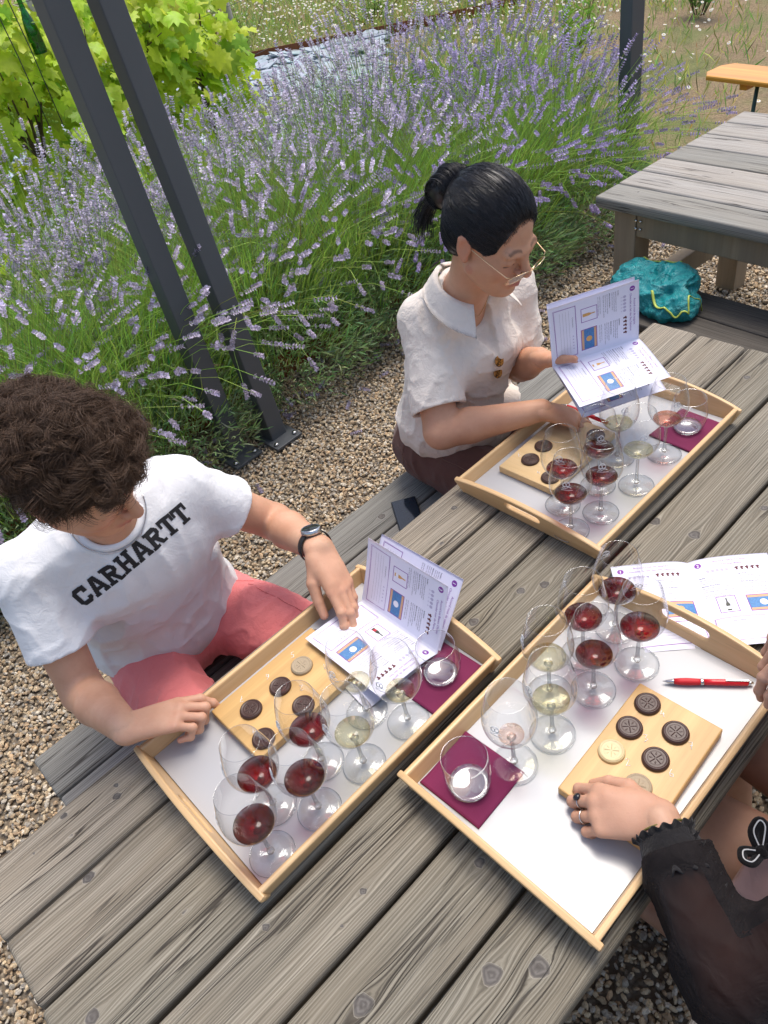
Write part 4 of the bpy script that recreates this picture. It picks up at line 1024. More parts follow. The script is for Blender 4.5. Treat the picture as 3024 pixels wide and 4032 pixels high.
ctr=C0+nn*.002;yr=C0[:,None]+nn[:,None]*.003+(u[:,None]*np.cos(a)[None,:,None]+v[:,None]*np.sin(a)[None,:,None])*(r*.33)[:,None,None]
V=np.concatenate([ctr[:,None],ring,yr],1);M1=1+2*K;k=np.arange(K)
f=np.vstack([np.stack([np.zeros(K,int),1+k,1+(k+1)%K],1),np.stack([np.full(K,1+K),1+K+k,1+K+(k+1)%K],1)[1:-1]]);F=(f[None]+M1*np.arange(n)[:,None,None]).reshape(-1,3)
cl=np.tile(np.array([[.85,.84,.80,1]]),(M1,1));cl[1+K:]=(.75,.50,.04,1);C=np.tile(cl,(n,1))
tag(link('daisies',mesh('daisies',V.reshape(-1,3),F,stm,smooth=False,attrs={'pcol':C})),'small white daisies with yellow centres scattered over the bank','daisies',kind='stuff')
def leafy(x,y,h,n,label,col):
    g=empty('leafy_plant',(x,y,float(gz(x,y))));tag(g,label,'plant')
    m=MB();B=[];D=[]
    for s in range(11):
        ax,ay=random.gauss(0,.22),random.gauss(0,.22);hh=h*random.uniform(.6,1);m.tube([(ax*.15,ay*.15,0),(ax*.6,ay*.6,hh*.5),(ax,ay,hh)],[.005,.004,.002],5)
        for k in range(n//11):
            t_=random.uniform(.15,1);an=random.uniform(0,2*PI);B.append((ax*t_*1.0,ay*t_,hh*t_));D.append((math.cos(an),math.sin(an),random.uniform(.2,.9)))
    m.build('stem',bark,g)
    k=len(B);V,F,C=blades(np.array(B),np.array(D),rng.uniform(.05,.11,k),rng.uniform(.005,.010,k),colr(k,col,.3,.1),.4)
    link('foliage',mesh('foliage',V,F,stm,attrs={'pcol':C}),g)
leafy(6.3,3.35,.62,500,'bright green leafy plant just right of the right-hand post',(.24,.42,.05))
leafy(7.9,3.1,.6,420,'green leafy plant at the top right among the daisies',(.16,.32,.06))
leafy(8.6,5.2,.5,360,'green plant at the top, left of the right-hand post',(.22,.36,.06))
for i,(px_,py_) in enumerate([(7.6,7.2),(8.6,6.3),(6.5,8.4),(9.6,5.9),(8.9,7.6)]): leafy(px_,py_,.55,300,['leafy clump on the bank, straight above the paired posts','leafy clump on the bank beyond the far edging, right part','leafy clump beyond the left end of the far edging','leafy clump at the top, near the right-hand post','leafy clump at the top centre among daisies'][i],(.26,.40,.08))
leafy(5.6,2.75,.35,300,'low green plant at the foot of the bank behind the right-hand post',(.15,.27,.06))
# ================================================================ beer bench at the far right
bb=empty('beer_bench',(4.98,1.26,0),R(-100));tag(bb,'orange varnished bench with dark green folding legs at the right edge','bench')
orange=cleanwood('orange_varnished_pine',(.62,.27,.035),(.78,.38,.06),(.52,.20,.03),.6,'X',.3,.03);gp_=simple('green_metal',(.006,.045,.03),.4,bump=0)
out=[(x,y) for x,y in [(-.16,-.06),(-.11,-.125),(2.0,-.125),(2.0,.125),(-.11,.125),(-.16,.06)]]
o=plate('seat',out,[],.028,orange,bb,.009);o.location=(0,0,.485)
MB().box((.12,0,.455),(.045,.20,.035)).build('batten',orange,bb,.003)
for dx in(.20,.36):
    for s in(-1,1):
        MB().tube([(dx+.0,s*.085,.47),(dx+(.0 if dx<.3 else -.10),s*.12,.02)],.011,8).build('leg',gp_,bb)
MB().tube([(.36,0,.46),(.75,0,.47),(.27,0,.12)],.009,8).build('brace',gp_,bb)
# ================================================================ teal bag on the far bench
tb=NT('teal_nylon');f=tb.noise(tb.obj(),14,5,.65,1.2);tb=tb.surf(tb.bsdf(tb.mix(f,(.0,.165,.185),(.01,.30,.31)),.42,0,tb.bump(f,.9,.03),.5))
bag=empty('teal_bag',(2.60,.30,.452));bag.scale=(.84,.84,.84);tag(bag,'crumpled teal nylon bag with lime trim lying on the dark bench','bag')
s=SDF((-.24,-.26,-.01),(.20,.26,.22),.005)
s.ell((0,.02,.05),(.13,.19,.085),k=.0);s.ell((.02,.13,.07),(.10,.09,.08),k=.04);s.ell((-.06,-.10,.04),(.11,.10,.06),k=.04);s.ell((.06,-.02,.09),(.07,.12,.06),k=.04)
s.fn(lambda P,d:d+.030*np.abs(vnoise(P,13,3))-.010+.016*np.abs(vnoise(P,29,5))+.004*vnoise(P,70,2),.05);s.plane((0,0,0.0),(0,0,-1))
V,F=s.mesh();V=smooth_mesh(V,F,1);link('bag_body',mesh('bag_body',V,F,tb),bag)
lime=simple('lime_trim',(.42,.50,.08),.5,bump=0)
bv=BVHTree.FromPolygons([tuple(v) for v in V],[tuple(f) for f in F.tolist()])
def drape(pts,up=(0,0,1),off=.002):
    o_=[]
    for p_ in pts:
        h=bv.ray_cast(Vector((p_[0],p_[1],.5)),Vector((0,0,-1)))
        o_.append((p_[0],p_[1],(h[0].z if h[0] else .003)+off))
    z=np.array([q[2] for q in o_])
    for _ in range(5): z[1:-1]=np.maximum(z[1:-1],(z[2:]+z[:-2])/2)
    return [(a[0],a[1],b) for a,b in zip(o_,z)]
t_=np.linspace(0,1,26)
MB().tube(drape([(-.10-.05*math.sin(PI*x),-.02-.17*x) for x in t_]),.006,6,flat=.5).build('trim',lime,bag)
MB().tube(drape([(-.10+.11*x,-.19+.03*math.sin(PI*x)) for x in t_]),.004,6,flat=.5).build('trim',lime,bag)
MB().tube(drape([(.09,.14-.18*x) for x in t_]),.005,6,flat=.5).build('trim',lime,bag)
# ================================================================ people
def skinmat(name,a,b,lip,brow,pink):
    t=NT(name);o=t.obj();f=t.noise(o,14,4,.6);f2=t.noise(o,160,2,.5);f3=t.noise(o,420,2,.5)
    c=t.mix(t.ramp(f,[(.35,0.),(.68,1.)]),a,b);m=t.sep(t.attr('msk').outputs['Vector'])
    c=t.mix(t.math('MULTIPLY',m[2],.8,None,True),c,pink);c=t.mix(m[0],c,lip);c=t.mix(m[1],c,brow)
    c=t.mix(t.ramp(f2,[(.62,0.),(.75,.18)]),c,tuple(x*.7 for x in a))
    return t.surf(t.bsdf(c,.50,0,t.bump(t.math('ADD',f3,t.math('MULTIPLY',f2,1.5)),.16,.0009),.35,Subsurface_Weight=.12,Subsurface_Radius=(.012,.004,.002),Subsurface_Scale=.6))
def cloth(name,c1,c2,bump=.5,sc=9,fine=1400,rough=.85,aniso=(1,1,1),trans=0):
    t=NT(name);o=t.obj();s=t.sep(o);v=t.comb(t.math('MULTIPLY',s[0],aniso[0]),t.math('MULTIPLY',s[1],aniso[1]),t.math('MULTIPLY',s[2],aniso[2]))
    f=t.noise(v,sc,5,.62,.6);w=t.noise(o,fine,2,.6);f2=t.noise(v,sc*3.3,4,.6,1.2)
    h=t.math('ADD',f,t.math('MULTIPLY',f2,.4));h=t.math('ADD',h,t.math('MULTIPLY',w,.03))
    return t.surf(t.bsdf(t.mix(f,c1,c2),rough,0,t.bump(h,bump,.012),.15,Sheen_Weight=.15))
def fingers(S,W,D,U,side,curl,s=1.0,spread=(.05,.02,-.02,-.06),thumb=None,k=.0028,wid=1.0):
    """hand field: W wrist, D towards fingers, U back of hand, side +-1 puts the thumb on +-cross(U,D)"""
    D=nrm(D);U=np.array(U,float);U=nrm(U-D*(U@D));Lt=np.cross(U,D)*side;W=np.array(W,float)
    offs=(.027,.009,-.010,-.027);fw=(.090,.094,.089,.080);Ln=((.042,.026,.021),(.046,.029,.022),(.042,.027,.021),(.033,.021,.019));rad=(.0092,.0094,.0088,.0078)
    tips=[]
    for i in range(4):
        K=W+D*fw[i]*s+Lt*offs[i]*s*wid-U*(.003*abs(i-1)*s)
        S.cap(W+Lt*offs[i]*.55*s,K,.0145*s,.0112*s,.012,flat=(U,.85))
        ang=0.0;p=K;rr=rad[i]*s;P=[K]
        for j in range(3):
            ang+=R(curl[i][j]);d=D*math.cos(ang)-U*math.sin(ang)+Lt*spread[i]*math.cos(ang)
            d=nrm(d);q=p+d*Ln[i][j]*s;S.cap(p,q,rr*(1.04 if j==0 else .97),rr*(.95-.07*j),k);
            if j<2:S.ell(q,(rr*1.03,)*3,k=k)
            p=q;rr*=.93;P.append(q)
        tips.append((p,d,P))
    S.cap(W,W+D*.045*s,.021*s,.024*s,.015,flat=(U,.62))
    B=W+D*.020*s+Lt*.020*s-U*.006*s
    th=thumb or ((.040,.55,.75,-.30),(.034,.80,.45,-.25),(.028,.9,.2,-.3))
    p=B;rr=.0150*s
    for j,(L,a,b,c) in enumerate(th):
        d=nrm(D*a+Lt*b+U*c);q=p+d*L*s;S.cap(p,q,rr,rr*.82,.010 if j==0 else k);rr*=.84;p=q
    S.cap(B,W+D*.075*s+Lt*.018*s,.013*s,.010*s,.014)
    tips.append((p,d,None));return tips,(D,Lt,U)
def nail(tip,d,U,s,mb,r=.0062):
    d=nrm(d);n=nrm(np.array(U)-d*(np.array(U)@d));x=np.cross(d,n);c=tip+n*r*s-d*.001
    V=[];
    for a in np.linspace(-1,1,6):
        for b in np.linspace(-1,1,5):
            V.append(c+x*a*.0050*s+d*b*.0058*s-n*(a*a*.0022)*s-n*(max(0,b-.5)*.001))
    F=[(i*5+j,(i+1)*5+j,(i+1)*5+j+1,i*5+j+1) for i in range(5) for j in range(4)]
    m_=MB();m_.add(V,F);mb.append(m_)
def head(S,c,F,L,U,s=1.0,fem=False,open_eye=False,neck=None,nr=.056):
    Hm=np.array([F,L,U]);c=np.array(c,float)
    g=lambda a,b,e:c+s*(a*Hm[0]+b*Hm[1]+e*Hm[2])
    E=lambda p,r,k=.01,op='add':S.ell(g(*p),np.array(r)*s,Hm,k,op)
    C=lambda p,q,ra,rb,k=.01,op='add':S.cap(g(*p),g(*q),ra*s,rb*s,k,op)
    if neck is not None: S.cap(g(-.022,0,-.055),neck,(.050 if fem else .058)*s,nr,.02)
    E((-.010,0,.028),(.097,.075,.088),.01)
    E((.030,0,-.035),(.058,.058,.078),.025)
    for m in(-1,1):
        E((.052,.036*m,-.034),(.030,.026,.030),.02)
        C((.012,.056*m,-.055),(.060,.022*m,-.100),.016,.014,.03)
    E((.040,0,-.080),(.040,.042,.032),.02);E((.074,0,-.102),(.016,.021,.014),.02)
    for m in(-1,1):
        E((.094,.032*m,-.006),(.015,.020,.013),.012,'sub')
        C((.080,.040*m,.012),(.088,.012*m,.010),.010,.009,.014)
        E((.0735,.032*m,-.009),(.0152,.0165,.0130),.004)
        C((.0835,.043*m,-.0055),(.0880,.022*m,-.0065),.0028,.0028,.004)      # lid fold
    C((.088,0,.004),(.110,0,-.030),.0085,.0105,.012);E((.110,0,-.034),(.0105,.0105,.009),.006)
    for m in(-1,1): E((.099,.0125*m,-.037),(.010,.0065,.0075),.006);E((.102,.007*m,-.045),(.004,.003,.003),.002,'sub')
    E((.084,0,-.066),(.016,.026,.018),.012)
    for m in(-1,1):
        C((.0975,.004*m,-.0595),(.086,.0225*m,-.0655),.0050,.0026,.003)
        C((.0965,.0,-.0715),(.087,.019*m,-.0675),.0058,.0028,.003)
        C((.103,0,-.0655),(.090,.021*m,-.0664),.0010,.0008,.0015,'sub')
        # ears
        E((-.008,.078*m,-.004),(.019,.0075,.031),.006);E((-.012,.082*m,.010),(.013,.006,.015),.005)
        E((-.004,.087*m,-.002),(.010,.0055,.017),.004,'sub');E((.000,.078*m,-.030),(.009,.006,.009),.005)
    return g
def facemask(V,g_,c,F,L,U,s=1.0,brow=(0,1)):
    q=(V-np.array(c))/s@np.array([F,L,U]).T;f,l,u=q[:,0],q[:,1],q[:,2];al=np.abs(l)
    m=np.zeros((len(V),3))
    lip=np.exp(-(((u+.0665)/.0085)**4))*np.exp(-((al/.0235)**6))*(f>.078);m[:,0]=lip*.75
    by=.0175+.004*np.sin((al-.012)/.034*PI)
    m[:,1]=np.maximum(np.exp(-(((u-by)/.0030)**4))*(al>.014)*(al<.047)*(f>.06)*.62*brow[0],np.exp(-(((u+.0165-.00*al)/.0020)**4))*(al>.018)*(al<.046)*(f>.065)*brow[1]*.95)
    m[:,2]=np.exp(-(((al-.038)/.02)**2+((u+.035)/.022)**2))*(f>.04)*.45+np.exp(-((al/.014)**2+((u+.036)/.012)**2))*(f>.09)*.5+(al>.072)*(f<.03)*(f>-.04)*(u<.03)*.6
    return m
def hairmat(name,a,b,rough=.42):
    t=NT(name);f=t.noise(t.obj(),70,3,.6);return t.surf(t.bsdf(t.mix(f,a,b),rough,0,None,.45))
def person(label,loc=(0,0,0)):
    p_=empty('person',loc);tag(p_,label,'person');return p_
def place(o,p_):
    o.parent=p_;o.matrix_parent_inverse=Matrix.Translation(p_.location).inverted();return o
SK=skinmat('tanned_skin',(.55,.29,.18),(.64,.36,.235),(.42,.13,.11),(.045,.025,.018),(.60,.24,.17))
SK2=skinmat('warm_skin',(.54,.275,.165),(.63,.345,.215),(.42,.12,.11),(.03,.018,.014),(.55,.21,.14))
SK3=skinmat('light_tan_skin',(.50,.27,.175),(.57,.32,.215),(.42,.13,.11),(.05,.03,.02),(.58,.25,.18))
NAIL=simple('fingernail',(.66,.38,.31),.3,bump=0)
# ---------------------------------------------------------------- the man
MAN=person('man in a white T-shirt and pink shorts, curly brown hair, seated at the left',(.56,.32,.45))
Fm=nrm((.417,-.747,-.518));Lm=np.array((.904,.401,.148));Hm_=frame(Fm,(.097,-.53,.842));Fm,Lm,Um=Hm_
mc=np.array((.480,.050,1.272));mneck=np.array((.53,.235,1.035))
Ls,Rs=np.array((.678,.244,.995)),np.array((.360,.300,.985));Le,Re=np.array((.842,.222,.782)),np.array((.312,.195,.745));Lw,Rw=np.array((.806,-.010,.865)),np.array((.326,-.028,.822))
parts=[]
S=SDF((.08,-.20,0.0),(1.02,.62,1.16),.0048)
S.ell((.545,.30,.90),(.15,.10,.17),k=.0);S.ell((.56,.36,.66),(.14,.10,.14),k=.05);S.ell((.57,.39,.56),(.16,.12,.09),k=.04)
S.cap(Ls,Rs,.05,.05,.03);S.cap((.53,.25,.97),mneck+np.array([-.005,-.02,.05]),.068,.057,.03)
for a,b,w in((Ls,Le,Lw),(Rs,Re,Rw)):
    S.cap(a,b,.050,.041,.02);S.cap(b,b+(w-b)*.35,.041,.0415,.012);S.cap(b+(w-b)*.35,w,.0415,.027,.01)
for hx,kx in((.47,.40),(.67,.80)):
    S.cap((hx,.38,.55),(kx,-.04,.535),.078,.058,.03);S.cap((kx,-.04,.53),(kx,.02,.09),.052,.036,.02);S.cap((kx,.03,.06),(kx,-.11,.035),.036,.030,.015)
parts.append(S.mesh())
S=SDF(mc-.17,mc+.17,.0030);gm_=head(S,mc,Fm,Lm,Um,.98,neck=mneck+np.array([0,-.02,.05]),nr=.056);S.plane(mneck+np.array([0,-.02,.035]),(0,.3,-1));hd=S.mesh();parts.append(hd)
nl=[]
def build_nails(nl,p_):
    for m in nl: place(m.build('fingernail',NAIL),p_)
def hand_mesh(W,E,D,U,side,curl,s,spread,thumb,k=.0028,h=.0021,nails=(),wid=1.0):
    W=np.array(W);S=SDF(np.minimum(W-.115,W+nrm(D)*.12-.10),np.maximum(W+.115,W+nrm(D)*.12+.10),h);d=nrm(np.array(W)-np.array(E))
    S.cap(W-d*.09,W,.0315*s+.001,.0262*s,.01);
    tips,fr=fingers(S,W,D,U,side,curl,s,spread,thumb,k,wid);S.plane(W-d*.075,-d)
    for i in nails:
        p,dd,_=tips[i];u_=fr[2] if i<4 else fr[1]
        # nail normal: back side of last phalanx
        ax=np.cross(dd,fr[1]);ax=ax if ax@fr[2]>0 or abs(ax@fr[2])<.2 and ax@fr[0]>0 else -ax
        nail(p-dd*.002,dd,ax if i<4 else fr[2],s,nl)
    return S.mesh(),tips
# right hand: back up, index and thumb pinching to the right
m_,tR=hand_mesh(Rw,Re,(.100,-.046,-.006),(.06,.22,.96),1,[(14,34,16),(24,86,62),(26,90,64),(28,90,64)],.99,(.05,.0,-.01,-.03),((.042,.86,.50,-.18),(.034,.98,-.04,-.06),(.028,.98,-.16,-.10)),nails=(0,4),wid=1.06)
parts.append(m_)
m_,tL=hand_mesh(Lw,Le,(-.030,-.118,-.070),(.36,-.46,.80),-1,[(8,20,10),(9,18,8),(12,20,8),(16,22,10)],1.04,(.0,.0,.005,.01),((.042,.82,.38,-.42),(.036,.95,.0,-.38),(.028,.98,-.05,-.30)),nails=(0,1,2),wid=.92)
parts.append(m_)
V,F=join(parts);msk=facemask(V,None,mc,Fm,Lm,Um,1.0,(1,.6));msk[np.linalg.norm(V-mc,axis=1)>.17]=0
for T_ in (tR,tL):
    for p,dd,_ in T_: msk[:,2]=np.maximum(msk[:,2],.6*np.exp(-(np.linalg.norm(V-p,axis=1)/.012)**2))
    for p,dd,P_ in T_[:4]:
        for q in P_[:1]: msk[:,2]=np.maximum(msk[:,2],.4*np.exp(-(np.linalg.norm(V-q,axis=1)/.011)**2))
place(link('body',mesh('body',V,F,SK,attrs={'msk':msk})),MAN)
# T-shirt
S=SDF((.10,-.02,.40),(1.02,.66,1.16),.0042)
up=nrm((-.03,-.13,.99));fw=nrm((-.17,-.97,-.12));Tm=frame(fw,up)
S.ell((.542,.285,.915),(.128,.192,.165),Tm,0);S.ell((.552,.345,.76),(.128,.178,.17),Tm,.06);S.ell((.560,.380,.62),(.145,.195,.13),Tm,.05)
S.cap(mneck+np.array([0,.025,-.03]),Ls+np.array([0,.0,.0]),.064,.054,.05);S.cap(mneck+np.array([0,.025,-.03]),Rs+np.array([0,.0,.0]),.064,.056,.05)
for a,b in((Ls,Le),(Rs,Re)):
    d=b-a;S.cap(a,a+d*.80,.058,.070,.025)
def cloth_noise(seed,a1,a2):
    def f(P,d):
        q=P.copy();q[:,2]*=.55
        w=vnoise(q,7,seed)*.35
        r1=1-np.abs(vnoise(q+w[:,None]*.05,11,seed+1)*2);r2=1-np.abs(vnoise(q*np.array([1,1,1.6]),23,seed+2)*2)
        return d-a1*np.clip(r1,0,1)**2-a2*np.clip(r2,0,1)**2+a1*.35
    return f
S.fn(cloth_noise(3,.0060,.0034),.05)
for a,b in((Ls,Le),(Rs,Re)):
    d=b-a;lo=np.minimum(a+d*.62,b)-.10;hi=np.maximum(a+d*.62,b)+.10
    p0=a+d*(.54 if a is Ls else .62);n=nrm(d);r=S.sub(p0-.15,p0+.15)
    sl,G=r;rel=G-p0;t_=rel@n;rad=np.linalg.norm(rel-t_[...,None]*n,axis=-1)
    cut=np.minimum(t_,.13-rad) # only near the sleeve axis
    D_=S.D[sl];np.maximum(D_,np.where(rad<.125,t_,-1).astype(np.float32),out=D_)
    S.cap(a+d*(.44 if a is Ls else .50),a+d*.9,.052,.064,.004,'sub')
S.plane((.56,.36,.535),(-.05,-.18,-1))
S.ell((.56,.36,.50),(.115,.165,.055),Tm,.01,'sub')
S.cap(mneck+np.array([-.006,-.020,.006]),mneck+np.array([-.02,-.08,.12]),.056,.070,.008,'sub')
V,F=S.mesh();V=smooth_mesh(V,F,2)
WC=cloth('white_cotton',(.78,.78,.785),(.74,.74,.75),.45,8)
tsh=place(link('t_shirt',mesh('t_shirt',V,F,WC)),MAN)
bvm=BVHTree.FromPolygons([tuple(v) for v in V],[tuple(f) for f in F.tolist()])
def on(bv,p,dr,off=.0015,back=.25):
    p=Vector(p);dr=Vector(dr).normalized();h=bv.ray_cast(p-dr*back,dr)
    return None if h[0] is None else h[0]+h[1]*off*(1 if h[1].dot(dr)<0 else -1)
# collar rib
RIB=cloth('white_rib',(.78,.78,.79),(.74,.74,.75),.15,40)
P_=[]
cn=mneck+np.array([-.004,-.026,.015]);ax=nrm((-.05,-.32,.95));u_=nrm(np.cross(ax,(1,0,0)));v_=np.cross(ax,u_)
for a in np.linspace(0,2*PI,49)[:-1]:
    d=u_*math.cos(a)+v_*math.sin(a);P_.append(cn+d*.062)
    h=bvm.find_nearest(Vector(P_[-1]));P_[-1]=np.array(h[0])+np.array(h[1])*.001
P_=np.array(P_);
for _ in range(6): P_=(P_+np.roll(P_,1,0)+np.roll(P_,-1,0))/3
place(MB().tube(np.vstack([P_,P_[:1]]),.0075,8,cap=False,flat=.55).build('collar',RIB),tsh)
# lettering on the chest
def rect(x0,y0,x1,y1): return lambda u,v:(u>=x0)&(u<=x1)&(v>=y0)&(v<=y1)
def diag(x0,y0,x1,y1,w):
    def f(u,v):
        t_=np.clip((v-y0)/(y1-y0),0,1);return (np.abs(u-(x0+(x1-x0)*t_))<=w/2)&(v>=min(y0,y1))&(v<=max(y0,y1))
    return f
def ring_(cx_,cy_,rx,ry,w):
    def f(u,v):
        a=((u-cx_)/rx)**2+((v-cy_)/ry)**2;b=((u-cx_)/(rx-w))**2+((v-cy_)/(ry-w))**2;return (a<=1)&(b>=1)
    return f
s_=.17
def octo(x0,y0,x1,y1,w,c=.22):
    def f(u,v):
        o=(u>=x0)&(u<=x1)&(v>=y0)&(v<=y1)
        dx=np.minimum(u-x0,x1-u);dy=np.minimum(v-y0,y1-v);o&=(dx+dy>=c)
        i=(dx>=w)&(dy>=w)&(dx+dy>=c+w*1.15);return o&~i
    return f
LET={'C':([octo(0,0,.8,1,.24,.2),rect(.64,.62,.8,.98)],[rect(.5,.36,.9,.62)]),
'A':([diag(.12,0,.40,1,.24),diag(.78,0,.50,1,.24),rect(.28,.24,.62,.40),rect(0,0,.32,.16),rect(.56,0,.90,.16),rect(.34,.86,.56,1)],[]),
'R':([rect(.08,0,.32,1),rect(0,0,.42,.16),rect(0,.84,.5,1),octo(.1,.42,.82,1,.22,.18),diag(.72,0,.46,.46,.25),rect(.60,0,.92,.16)],[]),
'H':([rect(.08,0,.32,1),rect(.56,0,.80,1),rect(.2,.40,.7,.58),rect(0,0,.38,.16),rect(0,.84,.38,1),rect(.50,0,.88,.16),rect(.50,.84,.88,1)],[]),
'T':([rect(.31,0,.55,1),rect(0,.82,.86,1),rect(0,.60,.16,.9),rect(.70,.60,.86,.9),rect(.18,0,.68,.16)],[])}
def word(txt,c0,rt,upv,nv,hgt,gap,bv,arch,mat,parent,cell=.0011,stretch=1.0):
    W_=[.92 if ch in'RHA' else .86 for ch in txt];tot=sum(W_)*hgt*stretch+gap*(len(txt)-1);x=-tot/2;Vv=[];Ff=[]
    for ch,w in zip(txt,W_):
        n1=int(hgt*stretch*w/cell);n2=int(hgt/cell);uu=(np.arange(n1+1))/n1*w;vv=(np.arange(n2+1))/n2
        U_,V_=np.meshgrid((uu[1:]+uu[:-1])/2,(vv[1:]+vv[:-1])/2,indexing='ij');mk=np.zeros(U_.shape,bool)
        for f in LET[ch][0]: mk|=f(U_,V_)
        for f in LET[ch][1]: mk&=~f(U_,V_)
        idx={}
        for i,j in np.argwhere(mk):
            q=[]
            for a,b in((i,j),(i+1,j),(i+1,j+1),(i,j+1)):
                if (a,b) not in idx:
                    X_=x+uu[a]*hgt*stretch;Y_=vv[b]*hgt+arch*(1-(2*X_/tot)**2)
                    h=on(bv,np.array(c0)+rt*X_+upv*Y_,-nv,.0011);h=h if h is not None else Vector(np.array(c0)+rt*X_+upv*Y_)
                    idx[(a,b)]=len(Vv);Vv.append(tuple(h))
                q.append(idx[(a,b)])
            Ff.append(tuple(q))
        x+=w*hgt*stretch+gap
    o=link('lettering',mesh('lettering',Vv,Ff,mat,smooth=True));return place(o,parent)
INKB=simple('black_print',(.012,.012,.014),.75,0,500,.1,.1,.0004)
nv=-np.array(nrm((.17,.97,-.30)));rt=nrm(np.cross(nv,(0,0,1)))*-1
upv=nrm(np.cross(rt,nv))*1.0
if upv[2]<0: upv=-upv
r2_=nrm(rt*.975+upv*.22);u2_=nrm(upv*.975-rt*.22)
word('CARHARTT',(.528,.17,.944),r2_,u2_,nv,.043,.0008,bvm,.010,INKB,tsh,stretch=.84)
# necklace
P_=[]
for a in np.linspace(-.1,PI+.1,40):
    p0=cn+u_*0+nrm(Tm[1])*math.cos(a)*.075+np.array([-.012,-.055,-.0])*0
    q=cn+Tm[1]*math.cos(a)*.070+Tm[0]*(math.sin(a)*.082)-Tm[2]*(.024*math.sin(a))
    h=bvm.find_nearest(Vector(q));P_.append(np.array(h[0])+np.array(h[1])*.0022)
P_=np.array(P_)
for _ in range(4): P_[1:-1]=(P_[1:-1]*2+P_[2:]+P_[:-2])/4
place(MB().tube(P_,.0011,6).build('necklace',M['steel']),MAN)
# shorts
S=SDF((.22,-.14,.40),(1.0,.62,.80),.0045)
S.ell((.57,.385,.555),(.135,.185,.10),Tm,0)
for hx,kx in((.475,.41),(.665,.79)):
    S.cap((hx,.36,.555),(kx,-.03,.545),.092,.084,.03)
S.fn(cloth_noise(21,.009,.0045),.05);S.plane((.5,-.06,.5),(0,-1,0));S.cap((.41,-.3,.545),(.41,-.02,.545),.072,.072,.004,'sub');S.cap((.79,-.3,.545),(.79,-.02,.545),.072,.072,.004,'sub')
V,F=S.mesh();V=smooth_mesh(V,F,1);PK=cloth('pink_cotton',(.74,.175,.175),(.84,.275,.265),.7,9);sh_=place(link('shorts',mesh('shorts',V,F,PK)),MAN)
bvs=BVHTree.FromPolygons([tuple(v) for v in V],[tuple(f) for f in F.tolist()])
def seam(bv,pts,dr,r,mat,name,par):
    P_=[on(bv,p,dr,.0006) for p in pts];P_=[np.array(p) for p in P_ if p is not None]
    if len(P_)>3: return place(MB().tube(P_,r,5).build(name,mat),par)
for pts in ([(.57+.0*t,.33-.30*t,.6) for t in np.linspace(0,1,20)],[(.66+.10*t,.33-.06*t,.6) for t in np.linspace(0,1,12)],[(.74+.03*t,.26-.18*t,.6) for t in np.linspace(0,1,12)]):
    seam(bvs,pts,(0,0,-1),.0012,PK,'seam',sh_)
# curly hair
HM=hairmat('brown_hair',(.055,.029,.016),(.13,.072,.040),.55)
S=SDF(mc-.19,mc+.21,.0045);g=lambda a,b,e:mc+a*Fm+b*Lm+e*Um;Hh=np.array([Fm,Lm,Um])
S.ell(g(-.012,-.004,.040),(.100,.078,.076),Hh,0);S.ell(g(-.055,0,.0),(.062,.076,.075),Hh,.03)
for q,r in(((.048,.0,.088),.036),((.060,-.034,.070),.034),((.044,.04,.070),.030),((-.03,-.052,.05),.034),((-.03,.040,.05),.034),((.01,0,.10),.034),((-.07,.03,.04),.038),((-.07,-.03,.035),.038),((.015,-.056,.040),.030),((.015,.050,.040),.028)): S.ell(g(*q),(r,)*3,k=.02)
S.fn(lambda P,d:d-.013*np.abs(vnoise(P,26,4))-.007*np.abs(vnoise(P,55,9))+.006,.05)
S.ell(g(.098,0,-.030),(.080,.082,.099),Hh,.01,'sub');S.ell(g(.045,-.080,-.036),(.072,.048,.072),Hh,.01,'sub');S.ell(g(.045,.078,-.055),(.06,.040,.055),Hh,.01,'sub');S.ell(g(.0,-.088,-.012),(.040,.034,.044),Hh,.01,'sub');S.ell(g(.0,.085,-.018),(.034,.03,.040),Hh,.01,'sub');S.ell(g(.01,0,-.10),(.12,.10,.055),Hh,.01,'sub')
S.ell(g(.100,-.035,.020),(.052,.060,.050),Hh,.008,'sub');S.plane(g(0,0,-.018),-Um);V,F=S.mesh();hr=place(link('hair',mesh('hair',V,F,HM)),MAN)
